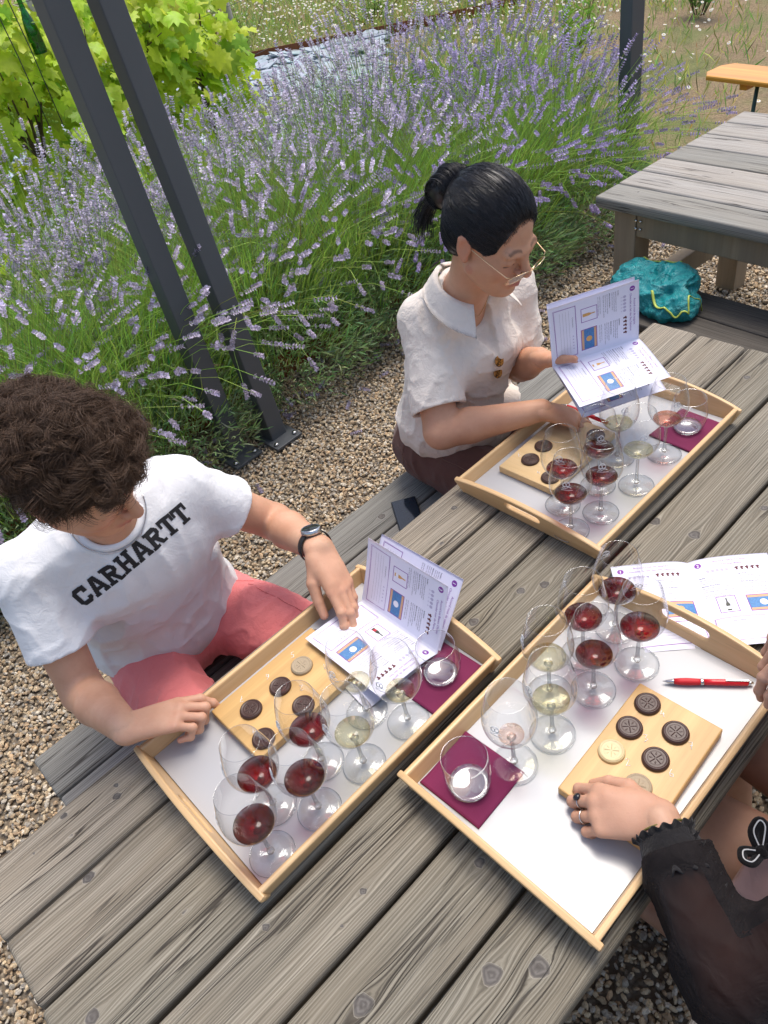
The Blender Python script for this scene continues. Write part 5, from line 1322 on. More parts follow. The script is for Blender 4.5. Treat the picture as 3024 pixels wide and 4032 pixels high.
def curls(V,F,c,n_lock,per,ln,cr,mat,name,par,seed,w=.00055,flow=(0,0,0),keep=None):
    r=np.random.default_rng(seed);fc=V[F].mean(1);nn=np.cross(V[F[:,1]]-V[F[:,0]],V[F[:,3]]-V[F[:,0]]);nn/=np.linalg.norm(nn,axis=1)[:,None]+1e-9
    ok=np.ones(len(fc),bool) if keep is None else keep(fc);ids=np.flatnonzero(ok);id_=r.choice(ids,n_lock)
    k=14;s=np.linspace(0,1,k);P=[];C=[]
    for i in id_:
        p0,n0=fc[i],nn[i];
        t1=np.cross(n0,r.normal(size=3));t1/=np.linalg.norm(t1);t2=np.cross(n0,t1)
        L=ln*r.uniform(.6,1.3);cr_=cr*r.uniform(.7,1.5);tw=r.uniform(1.1,2.0)*2*PI*(1 if r.random()<.5 else -1);ph_=r.uniform(0,6.28);lift=r.uniform(.004,.012)
        ctr=p0[None]-n0*.004+n0[None]*(np.sin(PI*s)*lift)[:,None]+t1[None]*(s*L)[:,None]
        base=ctr+(t2[None]*np.sin(ph_+tw*s)[:,None]+n0[None]*(np.cos(ph_+tw*s)[:,None]*.6+.25))*cr_
        base=base-base[0]+p0-n0*.003
        for _ in range(per):
            o=(t2*r.normal()*.0034+n0*r.normal()*.0022+t1*r.normal()*.005);sc=1+r.normal()*.16
            P.append(base[0]+(base-base[0])*sc+o);C.append(r.uniform(.6,1.4))
    P=np.array(P);Wd=np.full(P.shape[:2],w);Wd[:,-3:]*=np.array([.8,.55,.25])
    v,f,_=ribbons(P,Wd,np.ones((len(P),4)));o=link(name,mesh(name,v,f,mat));return place(o,par)
kp=lambda c:((c-mc)@Um>.036)&~(((c-mc)@Fm>.045)&((c-mc)@Um<.062))&(np.linalg.norm(c-g(-.005,-.085,-.008),axis=1)>.058)&(np.linalg.norm(c-g(.055,-.06,.015),axis=1)>.050)&(np.linalg.norm(c-g(.100,-.035,.015),axis=1)>.066)
curls(V,F,mc,820,32,.034,.0090,HM,'curls',hr,5,.00034,keep=kp)
# watch
WT=empty('wrist_watch',tuple(Lw-nrm(Lw-Le)*.018));tag(WT)
WT.name='watch';dw=nrm(Lw-Le);uW=nrm(np.array((.05,-.45,.88))-dw*(np.array((.05,-.45,.88))@dw));xw=np.cross(dw,uW)
WT.rotation_euler=Matrix((xw,dw,uW)).transposed().to_euler()
WT.scale=(1.12,1.12,1.12);WT.parent=MAN;WT.matrix_parent_inverse=Matrix.Translation(MAN.location).inverted()
a=np.linspace(0,2*PI,41);MB().tube([(math.cos(t)*.0305,0,math.sin(t)*.0305) for t in a],.0085,8,cap=False,flat=1).build('strap',simple('black_leather',(.012,.012,.013),.5,0,90,.2,.3),WT)
WT.children[0].scale=(1,1,1)
st_=WT.children[0].data
for v in st_.vertices:
    rr_=math.hypot(v.co.x,v.co.z);k=(.0305+(rr_-.0305)*.16)/rr_;v.co.x*=k;v.co.z*=k
MB().lathe([(0,.027),(.0175,.027),(.019,.030),(.0185,.036),(.0165,.0375),(.0160,.0368),(0,.0368)],32).build('case',M['steel'],WT)
MB().lathe([(0,.0369),(.0158,.0369),(.0155,.0374),(0,.0376)],32).build('dial',simple('dark_dial',(.02,.022,.02),.12,bump=0),WT)
build_nails(nl,MAN)
# ---------------------------------------------------------------- the woman in cream
WOM=person('woman in a cream shirt with black hair bun and gold glasses',(1.46,.30,.45))
Fw,Lw_,Uw=frame((.015,-.923,-.385),(.016,-.385,.923));wc=np.array((1.456,.050,1.235));Lw_=-Lw_ if Lw_[0]<0 else Lw_
wn=np.array((1.468,.160,1.080))
wLs,wRs=np.array((1.640,.165,1.010)),np.array((1.398,.232,1.008));wLe,wRe=np.array((1.640,.150,.775)),np.array((1.290,.112,.795));wLw,wRw=np.array((1.530,-.005,.905)),np.array((1.452,-.066,.826))
Tw=frame((-.22,-.95,-.20),(-.05,-.2,.98))
parts=[];nl=[]
S=SDF((1.10,-.22,0.0),(1.85,.60,1.14),.0048)
S.ell((1.51,.235,.88),(.095,.135,.14),Tw,0);S.ell((1.515,.275,.68),(.10,.135,.14),Tw,.05);S.ell((1.505,.33,.55),(.12,.155,.09),Tw,.04)
S.cap(wLs,wRs,.045,.045,.03);S.cap((1.48,.225,.97),wn+np.array([-.004,-.03,.03]),.070,.050,.04)
S.ell((1.475,.155,.885),(.05,.11,.05),Tw,.04)
for a,b,w in((wLs,wLe,wLw),(wRs,wRe,wRw)):
    S.cap(a,b,.050,.043,.02);S.cap(b,b+(w-b)*.3,.043,.0425,.012);S.cap(b+(w-b)*.3,w,.0425,.027,.01)
for hx,kx in((1.44,1.40),(1.58,1.63)):
    S.cap((hx,.33,.55),(kx,-.06,.535),.080,.058,.03);S.cap((kx,-.06,.53),(kx,.02,.09),.050,.034,.02);S.cap((kx,.03,.06),(kx,-.10,.035),.034,.028,.015)
parts.append(S.mesh())
S=SDF(wc-.17,wc+.17,.0028);head(S,wc,Fw,Lw_,Uw,.98,True,neck=wn+np.array([-.004,-.03,.03]),nr=.050);S.plane(wn+np.array([0,-.02,.010]),(0,.3,-1));parts.append(S.mesh())
m_,tR=hand_mesh(wRw,wRe,(.080,-.078,-.050),(.25,-.20,.90),1,[(14,30,18),(22,38,24),(30,44,26),(36,46,28)],.93,(.06,.01,-.02,-.05),((.042,.80,.50,-.50),(.034,.95,.10,-.40),(.028,.98,-.1,-.35)),nails=(0,1))
parts.append(m_)
m_,tL=hand_mesh(wLw,wLe,(.030,-.100,.012),(.45,.30,.80),-1,[(30,30,20),(34,34,20),(38,36,20),(44,38,20)],.93,(.02,.0,-.02,-.04),((.040,.72,.62,.05),(.034,.95,.25,.10),(.028,.98,.05,.05)),nails=(4,))
parts.append(m_)
V,F=join(parts);msk=facemask(V,None,wc,Fw,Lw_,Uw,.98,(1,1.0));msk[np.linalg.norm(V-wc,axis=1)>.17]=0
for T_ in(tR,tL):
    for p,dd,_ in T_: msk[:,2]=np.maximum(msk[:,2],.5*np.exp(-(np.linalg.norm(V-p,axis=1)/.012)**2))
place(link('body',mesh('body',V,F,SK2,attrs={'msk':msk})),WOM);build_nails(nl,WOM)
# shirt
S=SDF((1.10,-.02,.46),(1.86,.62,1.16),.0040)
S.ell((1.512,.225,.900),(.115,.150,.150),Tw,0);S.ell((1.480,.140,.895),(.060,.115,.070),Tw,.06);S.ell((1.515,.250,.745),(.135,.168,.18),Tw,.06);S.ell((1.51,.275,.655),(.150,.178,.12),Tw,.05)
S.cap(wn+np.array([0,.02,-.035]),wLs,.058,.050,.05);S.cap(wn+np.array([0,.02,-.035]),wRs,.058,.052,.05)
for a,b in((wLs,wLe),(wRs,wRe)): d=b-a;S.cap(a,a+d*.95,.054,.070,.03)
def linen(P,d):
    q=P.copy();q[:,2]*=.7;w=vnoise(q,9,40)*.4
    r1=1-np.abs(vnoise(q+w[:,None]*.06,14,41)*2);r2=1-np.abs(vnoise(q,31,43)*2)
    return d-.0062*np.clip(r1,0,1)**2-.0032*np.clip(r2,0,1)**2+.002
S.fn(linen,.05)
for a,b in((wLs,wLe),(wRs,wRe)):
    d=b-a;p0=a+d*.80;n=nrm(d*np.array([1,1,1])+np.array([0,-.05,0]));r=S.sub(p0-.15,p0+.15);sl,G=r;rel=G-p0;t_=rel@n;rad=np.linalg.norm(rel-t_[...,None]*n,axis=-1)
    D_=S.D[sl];side_=(rel@nrm((a-b)*np.array([1,1,0])+np.array((-.3 if a is wRs else .3,0,0))));
    np.maximum(D_,np.where(rad<.115,t_,-1).astype(np.float32),out=D_);S.cap(a+d*.70,a+d*1.1,.052,.064,.004,'sub')
S.plane((1.49,.30,.605),(-.02,.10,-1));S.ell((1.49,.31,.585),(.125,.16,.045),Tw,.01,'sub')
S.cap(wn+np.array([-.004,-.016,-.004]),wn+np.array([-.01,-.07,.10]),.056,.07,.008,'sub')
def fy(x,z):
    i=int(round((x-S.lo[0])/S.h));k=int(round((z-S.lo[2])/S.h));j=np.argmax(S.D[i,:,k]<0);return S.lo[1]+j*S.h
fr=[(1.473,fy(1.473,z),z) for z in(1.035,1.005,.975,.950,.925)]
S.chain(fr,(.040,.033,.025,.015,.006),.004,'sub')
V,F=S.mesh();V=smooth_mesh(V,F,1)
CR=cloth('cream_linen',(.80,.72,.635),(.73,.65,.565),.75,13,1100);shw=place(link('shirt',mesh('shirt',V,F,CR)),WOM)
bvw=BVHTree.FromPolygons([tuple(v) for v in V],[tuple(f) for f in F.tolist()])
# collar: two flaps from the nape to the front points
def flap(sgn):
    n=30;m=7;P=[]
    for i in range(n):
        t_=i/(n-1);a=PI*(.02+.78*t_) # from back to front
        dirh=np.array([sgn*math.sin(a)*1.0,math.cos(a),0]);c0=wn+np.array([-.004,-.012,.022])
        inn=c0+dirh*np.array([.056,.064,0])+np.array([0,0,.020*math.cos(a*.9)])-np.array([0,0,.020*t_])
        wdt=.036+.030*t_**2.2
        od=nrm(dirh*np.array([1,1,0])+np.array([sgn*.55*t_,-.25*t_,0]))
        for j in range(m):
            s=j/(m-1);q=inn+od*wdt*s+np.array([0,0,.006*math.sin(PI*min(1,s*1.8))-.045*s*s*(.6+.5*t_)])
            h=bvw.find_nearest(Vector(q));hp=np.array(h[0]);hn=np.array(h[1]);dist=(q-hp)@hn
            if s>.15 and dist<.005: q=q+hn*(.005-dist)
            P.append(q)
    P=np.array(P);N=n*m;A=P;B=P-np.array([0,0,.0022]);F=[]
    for i in range(n-1):
        for j in range(m-1):
            a=i*m+j;f=(a,a+m,a+m+1,a+1);F.append(f if sgn<0 else f[::-1]);g_=(N+a,N+a+1,N+a+m+1,N+a+m);F.append(g_ if sgn<0 else g_[::-1])
    ring=[i*m for i in range(n)]+[(n-1)*m+j for j in range(1,m)]+[i*m+m-1 for i in range(n-2,-1,-1)]+[j for j in range(m-2,0,-1)]
    for k in range(len(ring)): a,b=ring[k],ring[(k+1)%len(ring)];F.append((a,b,N+b,N+a))
    return place(link('collar',mesh('collar',np.vstack([A,B]),F,CR)),shw)
flap(1);flap(-1)
# buttons
tt=NT('tortoiseshell');f=tt.noise(tt.obj(),140,2,.6,1);tt=tt.surf(tt.bsdf(tt.ramp(f,[(.42,(.035,.012,.004)),(.6,(.42,.19,.04))]),.15))
for z in(.908,.874):
    h=on(bvw,(1.474,.05,z),(0,1,-.15),.002)
    b=MB().lathe([(0,.0),(.0125,0),(.014,.0015),(.0135,.0035),(.010,.003),(0,.0028)],24).build('button',tt,shw);b.rotation_euler=Vector((-.02,-.93,.36)).to_track_quat('Z','Y').to_euler();b.location=h;b.parent=None;place(b,shw)
    b.matrix_parent_inverse=Matrix.Translation(WOM.location).inverted() if False else b.matrix_parent_inverse
# trousers
S=SDF((1.20,-.15,.40),(1.82,.62,.80),.0045)
S.ell((1.515,.325,.565),(.140,.175,.115),Tw,0);S.ell((1.515,.30,.64),(.120,.150,.09),Tw,.03)
for hx,kx in((1.435,1.40),(1.585,1.63)): S.cap((hx,.31,.555),(kx,-.05,.545),.100,.080,.03)
S.fn(cloth_noise(61,.006,.003),.05);V,F=S.mesh();V=smooth_mesh(V,F,1)
BR=cloth('brown_cotton',(.105,.050,.040),(.135,.066,.052),.3,8);tw_=place(link('shorts',mesh('shorts',V,F,BR)),WOM)
bvt=BVHTree.FromPolygons([tuple(v) for v in V],[tuple(f) for f in F.tolist()])
LB=simple('brown_seam',(.17,.085,.06),.8,bump=0)
seam(bvt,[(1.2,.36-.10*t,.60-.09*t) for t in np.linspace(0,1,16)],(1,0,0),.0011,LB,'seam',tw_)
seam(bvt,[(1.2,.34,.62-.14*t) for t in np.linspace(0,1,16)],(1,0,0),.0011,LB,'seam',tw_)
seam(bvt,[(1.36+.0*t,.20-.24*t,.9) for t in np.linspace(0,1,16)],(0,0,-1),.0011,LB,'seam',tw_)
# hair
HB=hairmat('black_hair',(.006,.006,.008),(.020,.019,.022),.34)
g=lambda a,b,e:wc+.98*(a*Fw+b*Lw_+e*Uw);Hw=np.array([Fw,Lw_,Uw])
S=SDF(wc-.24,wc+.24,.004)
S.ell(g(-.016,0,.036),(.103,.0825,.094),Hw,0);S.ell(g(-.055,0,-.02),(.055,.066,.062),Hw,.02)
S.ell(g(.105,0,-.055),(.075,.105,.115),Hw,.006,'sub');S.ell(g(.112,0,.018),(.062,.066,.072),Hw,.014,'sub')
for m in(-1,1): S.ell(g(.012,.078*m,-.034),(.034,.028,.038),Hw,.006,'sub')
S.fn(lambda P,d:d-.0018*np.abs(vnoise((P-wc)@np.array([Fw*.3,Lw_,Uw]).T,60,7)),.04)
tie=g(-.090,0,.036)
S.cap(g(-.075,0,.034),tie,.034,.022,.02)
V,F=S.mesh();hw=place(link('hair',mesh('hair',V,F,HB)),WOM)
bvh=BVHTree.FromPolygons([tuple(v) for v in V],[tuple(f) for f in F.tolist()])
# combed strands towards the tie
r_=np.random.default_rng(3);Ps=[];k=12
for i in range(2600):
    a=r_.uniform(0,2*PI);q0=g(.065+r_.normal()*.03,.075*math.cos(a),.03+.07*math.sin(a))
    if r_.random()<.45: q0=V[r_.integers(len(V))]
    path=[]
    for s_ in np.linspace(0,1,k):
        q=q0*(1-s_)+tie*s_;q=wc+(q-wc)*(1+.5*math.sin(PI*s_)*.6)
        h=bvh.find_nearest(Vector(q));path.append(np.array(h[0])+np.array(h[1])*(.0006+.0012*r_.random()))
    Ps.append(path)
lc=(V-wc)@Hw.T;fr_=V[(lc[:,0]>.02)&(lc[:,2]<.10)];d_=np.linalg.norm((fr_-g(.112,0,.018))@Hw.T/np.array([.062,.066,.072])/.98,axis=1);fr_=fr_[d_<1.10]
for q0 in fr_[r_.choice(len(fr_),min(1500,len(fr_)*3))] if len(fr_) else []:
    st=q0+(Fw*.6-Uw*.5)*r_.uniform(.002,.010);path=[st]
    for s_ in np.linspace(.02,.30,k-1):
        q=q0*(1-s_)+tie*s_;q=wc+(q-wc)*(1+.5*math.sin(PI*s_)*.6);h=bvh.find_nearest(Vector(q));path.append(np.array(h[0])+np.array(h[1])*.001)
    Ps.append(path)
Ps=np.array(Ps);v,f,_=ribbons(Ps,np.full(Ps.shape[:2],.00045),np.ones((len(Ps),4)));place(link('strands',mesh('strands',v,f,HB)),hw)
# bun: looped tail
Ps=[];bx=nrm(Fw*-1);bc=tie+bx*.045+Uw*.016
for i in range(2300):
    ph_=r_.normal()*.42;off=r_.normal(size=2);sd=Lw_*(math.sin(ph_)*.046)
    pt=[]
    for a in np.linspace(-.15*PI,1.55*PI,15):
        w_=(1-.30*abs(math.sin(ph_)))*(r_.uniform(.25,1) if i%3 else 1);rad=.040+.0045*off[0]
        c_=tie+bx*.040-Uw*.002
        pt.append(c_+(-bx*math.cos(a)*.041+Uw*math.sin(a)*rad*1.04)*w_+sd*min(1,abs(a+.15*PI)*.8+.3)+Lw_*off[1]*.0015)
    Ps.append(pt)
Ps=np.array(Ps);v,f,_=ribbons(Ps,np.full(Ps.shape[:2],.0007),np.ones((len(Ps),4)));place(link('bun',mesh('bun',v,f,HB)),hw)
S=SDF(tie-.15,tie+.15,.004);S.ell(tie+bx*.041-Uw*.002,(.043,.047,.044),np.array([bx,Lw_,Uw]),0);S.cap(tie,tie+bx*.02,.022,.025,.01);V2,F2=S.mesh();place(link('bun_core',mesh('bun_core',V2,F2,HB)),hw)
Ps=[]
for i in range(230):
    o=r_.normal(size=3)*.006;e=r_.normal(size=3)*np.array([.012,.008,.012])
    Ps.append([tie+bx*(.012+.02*t_)+o*(1-.3*t_)+(-Uw*.105+bx*.035-Lw_*.030)*t_**1.15+e*t_*(1 if t_<.8 else 1.15)+bx*.03*math.sin(PI*t_) for t_ in np.linspace(0,1,9)])
Ps=np.array(Ps);v,f,_=ribbons(Ps,np.full(Ps.shape[:2],.0007),np.ones((len(Ps),4)));place(link('loose_tail',mesh('loose_tail',v,f,HB)),hw)
a=np.linspace(0,2*PI,29);place(MB().tube([tie-bx*.002+(Lw_*math.cos(t)+Uw*math.sin(t))*.024 for t in a],.0042,8,cap=False).build('hair_tie',simple('dark_elastic',(.03,.035,.035),.5,bump=0)),hw)
# glasses
gl=empty('eyeglasses',tuple(wc));tag(gl);gl.name='eyeglasses';place(gl,WOM);gl.location=wc
def G(a,b,e): return g(a,b,e)-wc
m=MB()
for sg in(-1,1):
    ring=[]
    for a in np.linspace(0,2*PI,37):
        ca,sa=math.cos(a),math.sin(a);rx=.0255*math.copysign(abs(ca)**.75,ca);ry=.0215*math.copysign(abs(sa)**.75,sa)
        ring.append(G(.116+.42*ry-.012*abs((.034+rx)/.06)**2,sg*(.033+rx),-.030+ry*.9))
    m.tube(ring,.00085,6,cap=False)
br=[G(.118,-.0085,-.023),G(.122,-.003,-.019),G(.122,.003,-.019),G(.118,.0085,-.023)];m.tube(br,.0009,6)
m.build('frame',M['gold'],gl)
for sg in(-1,1):
    MB().tube([G(.108,sg*.0585,-.018),G(.104,sg*.067,-.016),G(.05,sg*.0745,-.006),G(.0,sg*.078,.002),G(-.02,sg*.077,-.012)],[.0010,.0010,.0009,.0009,.0012],6).build('temple_arm',M['gold'],gl)
    MB().tube([G(.116,sg*.010,-.024),G(.106,sg*.013,-.030)],[.0007,.0028],6).build('nose_pad',M['gold'],gl)
    L_=MB();pts=[]
    for a in np.linspace(0,2*PI,25)[:-1]:
        ca,sa=math.cos(a),math.sin(a);rx=.025*math.copysign(abs(ca)**.75,ca);ry=.021*math.copysign(abs(sa)**.75,sa);pts.append(G(.1162+.42*ry-.012*abs((.034+rx)/.06)**2,sg*(.033+rx),-.030+ry*.9))
    L_.add(pts+[G(.1125,sg*.033,-.030)],[(i,(i+1)%24,24) for i in range(24)]);L_.build('lens',glass_thin('lens_glass',(.99,.99,.99),(.9,.9,.9),3),gl)
# necklace
bvb=BVHTree.FromPolygons([tuple(v) for v in parts[0][0]],[tuple(f) for f in parts[0][1].tolist()])
P_=[]
for a in np.linspace(-.5,PI+.5,44):
    q=wn+np.array([-.004,-.02,-.010])+np.array([math.cos(a)*.058,-math.sin(a)*.075,0])+np.array([0,0,-.085*max(0,math.sin(a))**3])
    h=bvb.find_nearest(Vector(q));P_.append(np.array(h[0])+np.array(h[1])*.0016)
place(MB().tube(P_,.0009,6).build('necklace',M['gold']),WOM)
# red pen clipped in the pocket
pk=pen((1.372,.300,.625),60,'red pen sticking out of the pocket of the woman in cream',rx=R(-35))
# ---------------------------------------------------------------- the woman at the right edge
THR=person('woman in a sheer black blouse at the right edge, ringed hand on the board',(1.02,-1.08,.45))
tc=np.array((1.055,-.868,1.125));Ft,Lt_,Ut=frame((-.15,.80,-.58),(-.1,.58,.80))
tn=np.array((1.075,-1.00,1.00));tLs,tRs=np.array((.905,-1.085,.930)),np.array((1.245,-1.06,.955))
tLe,tRe=np.array((.665,-.950,.775)),np.array((1.255,-.93,.80));tLw,tRw=np.array((.775,-.785,.812)),np.array((1.125,-.835,.955))
Tt=frame((0,1,-.15),(0,.2,1));parts=[];nl=[]
S=SDF((.52,-1.34,0.0),(1.42,-.62,1.10),.0050)
S.ell((1.08,-1.09,.86),(.085,.130,.15),Tt,0);S.ell((1.03,-1.11,.66),(.11,.145,.15),Tt,.05);S.ell((1.03,-1.13,.55),(.12,.17,.09),Tt,.04)
S.cap(tLs,tRs,.045,.045,.03);S.cap((1.045,-1.02,.95),tn+np.array([0,.02,.03]),.06,.050,.03)
for a,b,w in((tLs,tLe,tLw),(tRs,tRe,tRw)):
    S.cap(a,b,.046,.038,.02);S.cap(b,b+(w-b)*.3,.038,.038,.012);S.cap(b+(w-b)*.3,w,.038,.0265,.01)
for hx,kx in((.955,.935),(1.12,1.135)):
    S.cap((hx,-1.10,.555),(kx,-.72,.535),.085,.060,.03);S.cap((kx,-.72,.53),(kx,-.80,.09),.052,.036,.02);S.cap((kx,-.81,.06),(kx,-.68,.035),.034,.028,.015)
parts.append(S.mesh())
S=SDF(tc-.17,tc+.17,.0034);head(S,tc,Ft,Lt_,Ut,.98,True,neck=tn+np.array([0,.02,.03]),nr=.05);S.plane(tn+np.array([0,.02,.010]),(0,-.3,-1));parts.append(S.mesh())
m_,tL=hand_mesh(tLw,tLe,(-.045,.098,-.014),(-.22,-.02,.97),-1,[(34,62,30),(36,66,32),(38,68,34),(42,66,34)],.98,(.05,.01,-.02,-.06),((.040,.75,.60,-.25),(.034,.95,.15,-.35),(.028,.92,-.15,-.45)),wid=1.05)
parts.append(m_)
m_,tR=hand_mesh(tRw,tRe,(-.085,.035,-.020),(-.3,.2,.90),1,[(30,30,15),(34,36,20),(50,60,30),(60,70,30)],.95,(.02,.0,-.02,-.05),((.040,.75,.50,-.35),(.034,.92,.10,-.35),(.028,.95,-.1,-.35)),nails=(0,1))
parts.append(m_)
V,F=join(parts);msk=facemask(V,None,tc,Ft,Lt_,Ut,.98,(1,1));msk[np.linalg.norm(V-tc,axis=1)>.17]=0
place(link('body',mesh('body',V,F,SK3,attrs={'msk':msk})),THR);build_nails(nl,THR)
# rings on index (with a dark stone) and middle finger
for i,st in((1,1),(2,0)):
    P_=tL[i][2];a,b=P_[0],P_[1];d=nrm(b-a);c_=a+(b-a)*.60;u_=nrm(np.cross(d,(0,0,1)));v_=np.cross(u_,d)
    rg=empty('ring',tuple(c_));rg.name='finger_ring';place(rg,THR);rg.location=c_
    MB().tube([u_*math.cos(t)*.0100+v_*math.sin(t)*.0100 for t in np.linspace(0,2*PI,25)],.0010,6,cap=False).build('band',M['steel'],rg)
    if st:
        vz=v_ if v_[2]>0 else -v_
        o=MB().lathe([(0,-.001),(.0058,-.001),(.0064,.001),(.0045,.0035),(0,.0045)],20).build('dark_stone',simple('dark_stone',(.015,.015,.02),.12,bump=0),rg);o.location=vz*.0105;o.rotation_euler=Vector(vz).to_track_quat('Z','Y').to_euler()
# dress and blouse
S=SDF((.74,-1.34,.42),(1.36,-.74,.82),.0048);S.ell((1.035,-1.09,.60),(.15,.185,.10),Tt,0)
for hx,kx in((.955,.935),(1.12,1.135)): S.cap((hx,-1.10,.565),(hx*.3+kx*.7,-.865,.560),.100,.082,.03)
S.fn(cloth_noise(81,.008,.004),.05);S.plane((1,-.865,.5),(0,1,.1));V,F=S.mesh();V=smooth_mesh(V,F,1)
place(link('skirt',mesh('skirt',V,F,cloth('dusty_pink_fabric',(.47,.27,.24),(.55,.34,.30),.4,10))),THR)
t=NT('sheer_black_chiffon');f=t.noise(t.obj(),26,4,.65,.8);f2=t.noise(t.obj(),900,2,.5)
lw=t.n('LayerWeight');lw.inputs[0].default_value=.35
sb=t.bsdf(t.mix(f,(.008,.007,.008),(.022,.018,.018)),.8,0,t.bump(f,.7,.01),.15);tr=t.n('BsdfTransparent');tr.inputs[0].default_value=(.55,.42,.38,1)
mx=t.n('MixShader');t.put(mx.inputs[0],t.math('MULTIPLY',t.math('SUBTRACT',1.0,lw.outputs['Facing']),.30,None,True));t.t.links.new(sb,mx.inputs[1]);t.t.links.new(tr.outputs[0],mx.inputs[2]);CH=t.surf(mx.outputs[0])
S=SDF((.52,-1.34,.56),(1.42,-.70,1.10),.0046);S.ell((1.085,-1.10,.87),(.100,.150,.16),Tt,0);S.ell((1.085,-1.14,.70),(.11,.15,.14),Tt,.05)
S.cap(tLs,tRs,.052,.052,.03);S.cap(tLs,tLe,.056,.056,.02);S.cap(tRs,tRe,.060,.062,.03)
e1=tLe+(tLw-tLe)*.80;S.cap(tLe,e1,.057,.046,.02);S.cap(tRe,tRe+(tRw-tRe)*.8,.060,.050,.03)
S.fn(cloth_noise(91,.008,.005),.05)
for e_,w_,q in((tLe,tLw,.80),(tRe,tRw,.80)):
    n=nrm(w_-e_);p0=e_+(w_-e_)*q;r=S.sub(p0-.12,p0+.12);sl,G_=r;rel=G_-p0;t_=rel@n;rad=np.linalg.norm(rel-t_[...,None]*n,axis=-1);D_=S.D[sl];np.maximum(D_,np.where(rad<.10,t_,-1).astype(np.float32),out=D_)
S.cap(tn,tn+np.array([0,.03,.1]),.065,.07,.01,'sub');S.ell((1.035,-1.0,.62),(.10,.09,.10),Tt,.02,'sub')
V,F=S.mesh();V=smooth_mesh(V,F,1);bl=place(link('blouse',mesh('blouse',V,F,CH)),THR)
# ruffled cuff
cm=cloth('black_cuff',(.010,.009,.010),(.02,.018,.018),.5,30)
def cuff(c_,ax,r,w,seed,par,amp=.006,nw=17):
    rr_=np.random.default_rng(seed);ax=nrm(ax);u=nrm(np.cross(ax,(0,0,1)));v=np.cross(ax,u);n=160;m=7;P=[]
    for i in range(n):
        a=2*PI*i/n
        for j in range(m):
            s=j/(m-1);R_=r+amp*s*math.sin(nw*a+2*math.sin(3*a))+.006*s*s;P.append(c_+ax*(w*s+.003*s*math.sin(nw*a*1.3))+(u*math.cos(a)+v*math.sin(a))*R_)
    F=[(i*m+j,((i+1)%n)*m+j,((i+1)%n)*m+j+1,i*m+j+1) for i in range(n) for j in range(m-1)]
    o=place(link('cuff_ruffle',mesh('cuff_ruffle',P,F,cm)),par);so_=o.modifiers.new('s','SOLIDIFY');so_.thickness=.0012;return o
ax=tLw-tLe;cuff(tLe+ax*.74,-ax,.043,.022,1,bl,.007,15);cuff(tLe+ax*.88,ax,.039,.010,2,bl,.002,13)
S=SDF(tLw-.12,tLw+.12,.004);S.cap(tLe+ax*.66,tLe+ax*.93,.049,.039,0);S.fn(cloth_noise(95,.003,.002),.05);n=nrm(ax);S.plane(tLe+ax*.92,n);S.plane(tLe+ax*.66,-n);V,F=S.mesh();place(link('cuff',mesh('cuff',V,F,cm)),bl)
# ruffle down the front edge
P_=[];Fq=[];n=90
# ruffled edge along the sleeve
for k_,(a,b,off) in enumerate([(tLe,tLw,np.array([.030,.0,.045]))]):
    m=MB();pts=[]
    for i in range(120):
        s=i/119;p=a+(b-a)*(.05+.75*s)+off*(1-.25*s);pts.append(p)
    V=[];
    for i,p in enumerate(pts):
        wv=.006*math.sin(i*.55)+.003*math.sin(i*1.7);V+= [p+np.array([0,0,-.010]),p+np.array([.010+wv,-.004,.004+wv*.5])]
    o=place(link('sleeve_ruffle',mesh('sleeve_ruffle',V,[(2*i,2*i+2,2*i+3,2*i+1) for i in range(119)],cm)),bl);so_=o.modifiers.new('s','SOLIDIFY');so_.thickness=.0012
# waist tie with white stripe
def spl(P,n=24):
    P=np.array(P,float);t=np.linspace(0,len(P)-1,n);return np.stack([np.interp(t,range(len(P)),P[:,k]) for k in range(3)],1)
def sm_(P,n=4):
    for _ in range(n): P[1:-1]=(P[:-2]+2*P[1:-1]+P[2:])/4
    return P
wt=MB();ws=MB();c_=np.array((.893,-.893,.668))
for d1,d2 in(((-.018,.022,.008),(-.030,.000,.012)),((.014,.024,.012),(.034,.012,.014)),((.03,-.03,.004),(.05,-.05,-.004))):
    P_=sm_(spl([c_,c_+np.array(d1),c_+np.array(d1)*.6+np.array(d2)*.8,c_+np.array(d2),c_]));wt.tube(P_,.0085,8,flat=.6);ws.tube(P_+np.array([0,0,.0060]),.0012,5)
wt.tube(sm_(spl([c_,(.95,-.93,.69),(1.02,-.97,.71)])),.010,8);wt.lathe([(0,-.010),(.009,-.006),(.011,0),(.009,.006),(0,.010)],12,0,tuple(c_+np.array([0,0,.004])))
tie_=place(wt.build('waist_tie',cm),THR);place(ws.build('white_stripe',INK),tie_)
# bracelet
ax=nrm(tLw-tLe);u=nrm(np.cross(ax,(0,0,1)));v=np.cross(ax,u);c_=tLw-ax*.008
place(MB().tube([c_+(u*math.cos(t)*.030+v*math.sin(t)*.025) for t in np.linspace(0,2*PI,33)],.0016,6,cap=False).build('bracelet',simple('olive_cord',(.16,.14,.03),.6,bump=0)),THR)
# hair
S=SDF(tc-.2,tc+.2,.006);g=lambda a,b,e:tc+a*Ft+b*Lt_+e*Ut;Ht=np.array([Ft,Lt_,Ut]);S.ell(g(-.022,0,.038),(.100,.086,.094),Ht,0);S.ell(g(-.07,0,-.06),(.05,.07,.08),Ht,.02);S.ell(g(.105,0,-.045),(.085,.105,.110),Ht,.006,'sub')
V,F=S.mesh();h3=place(link('hair',mesh('hair',V,F,HM)),THR)
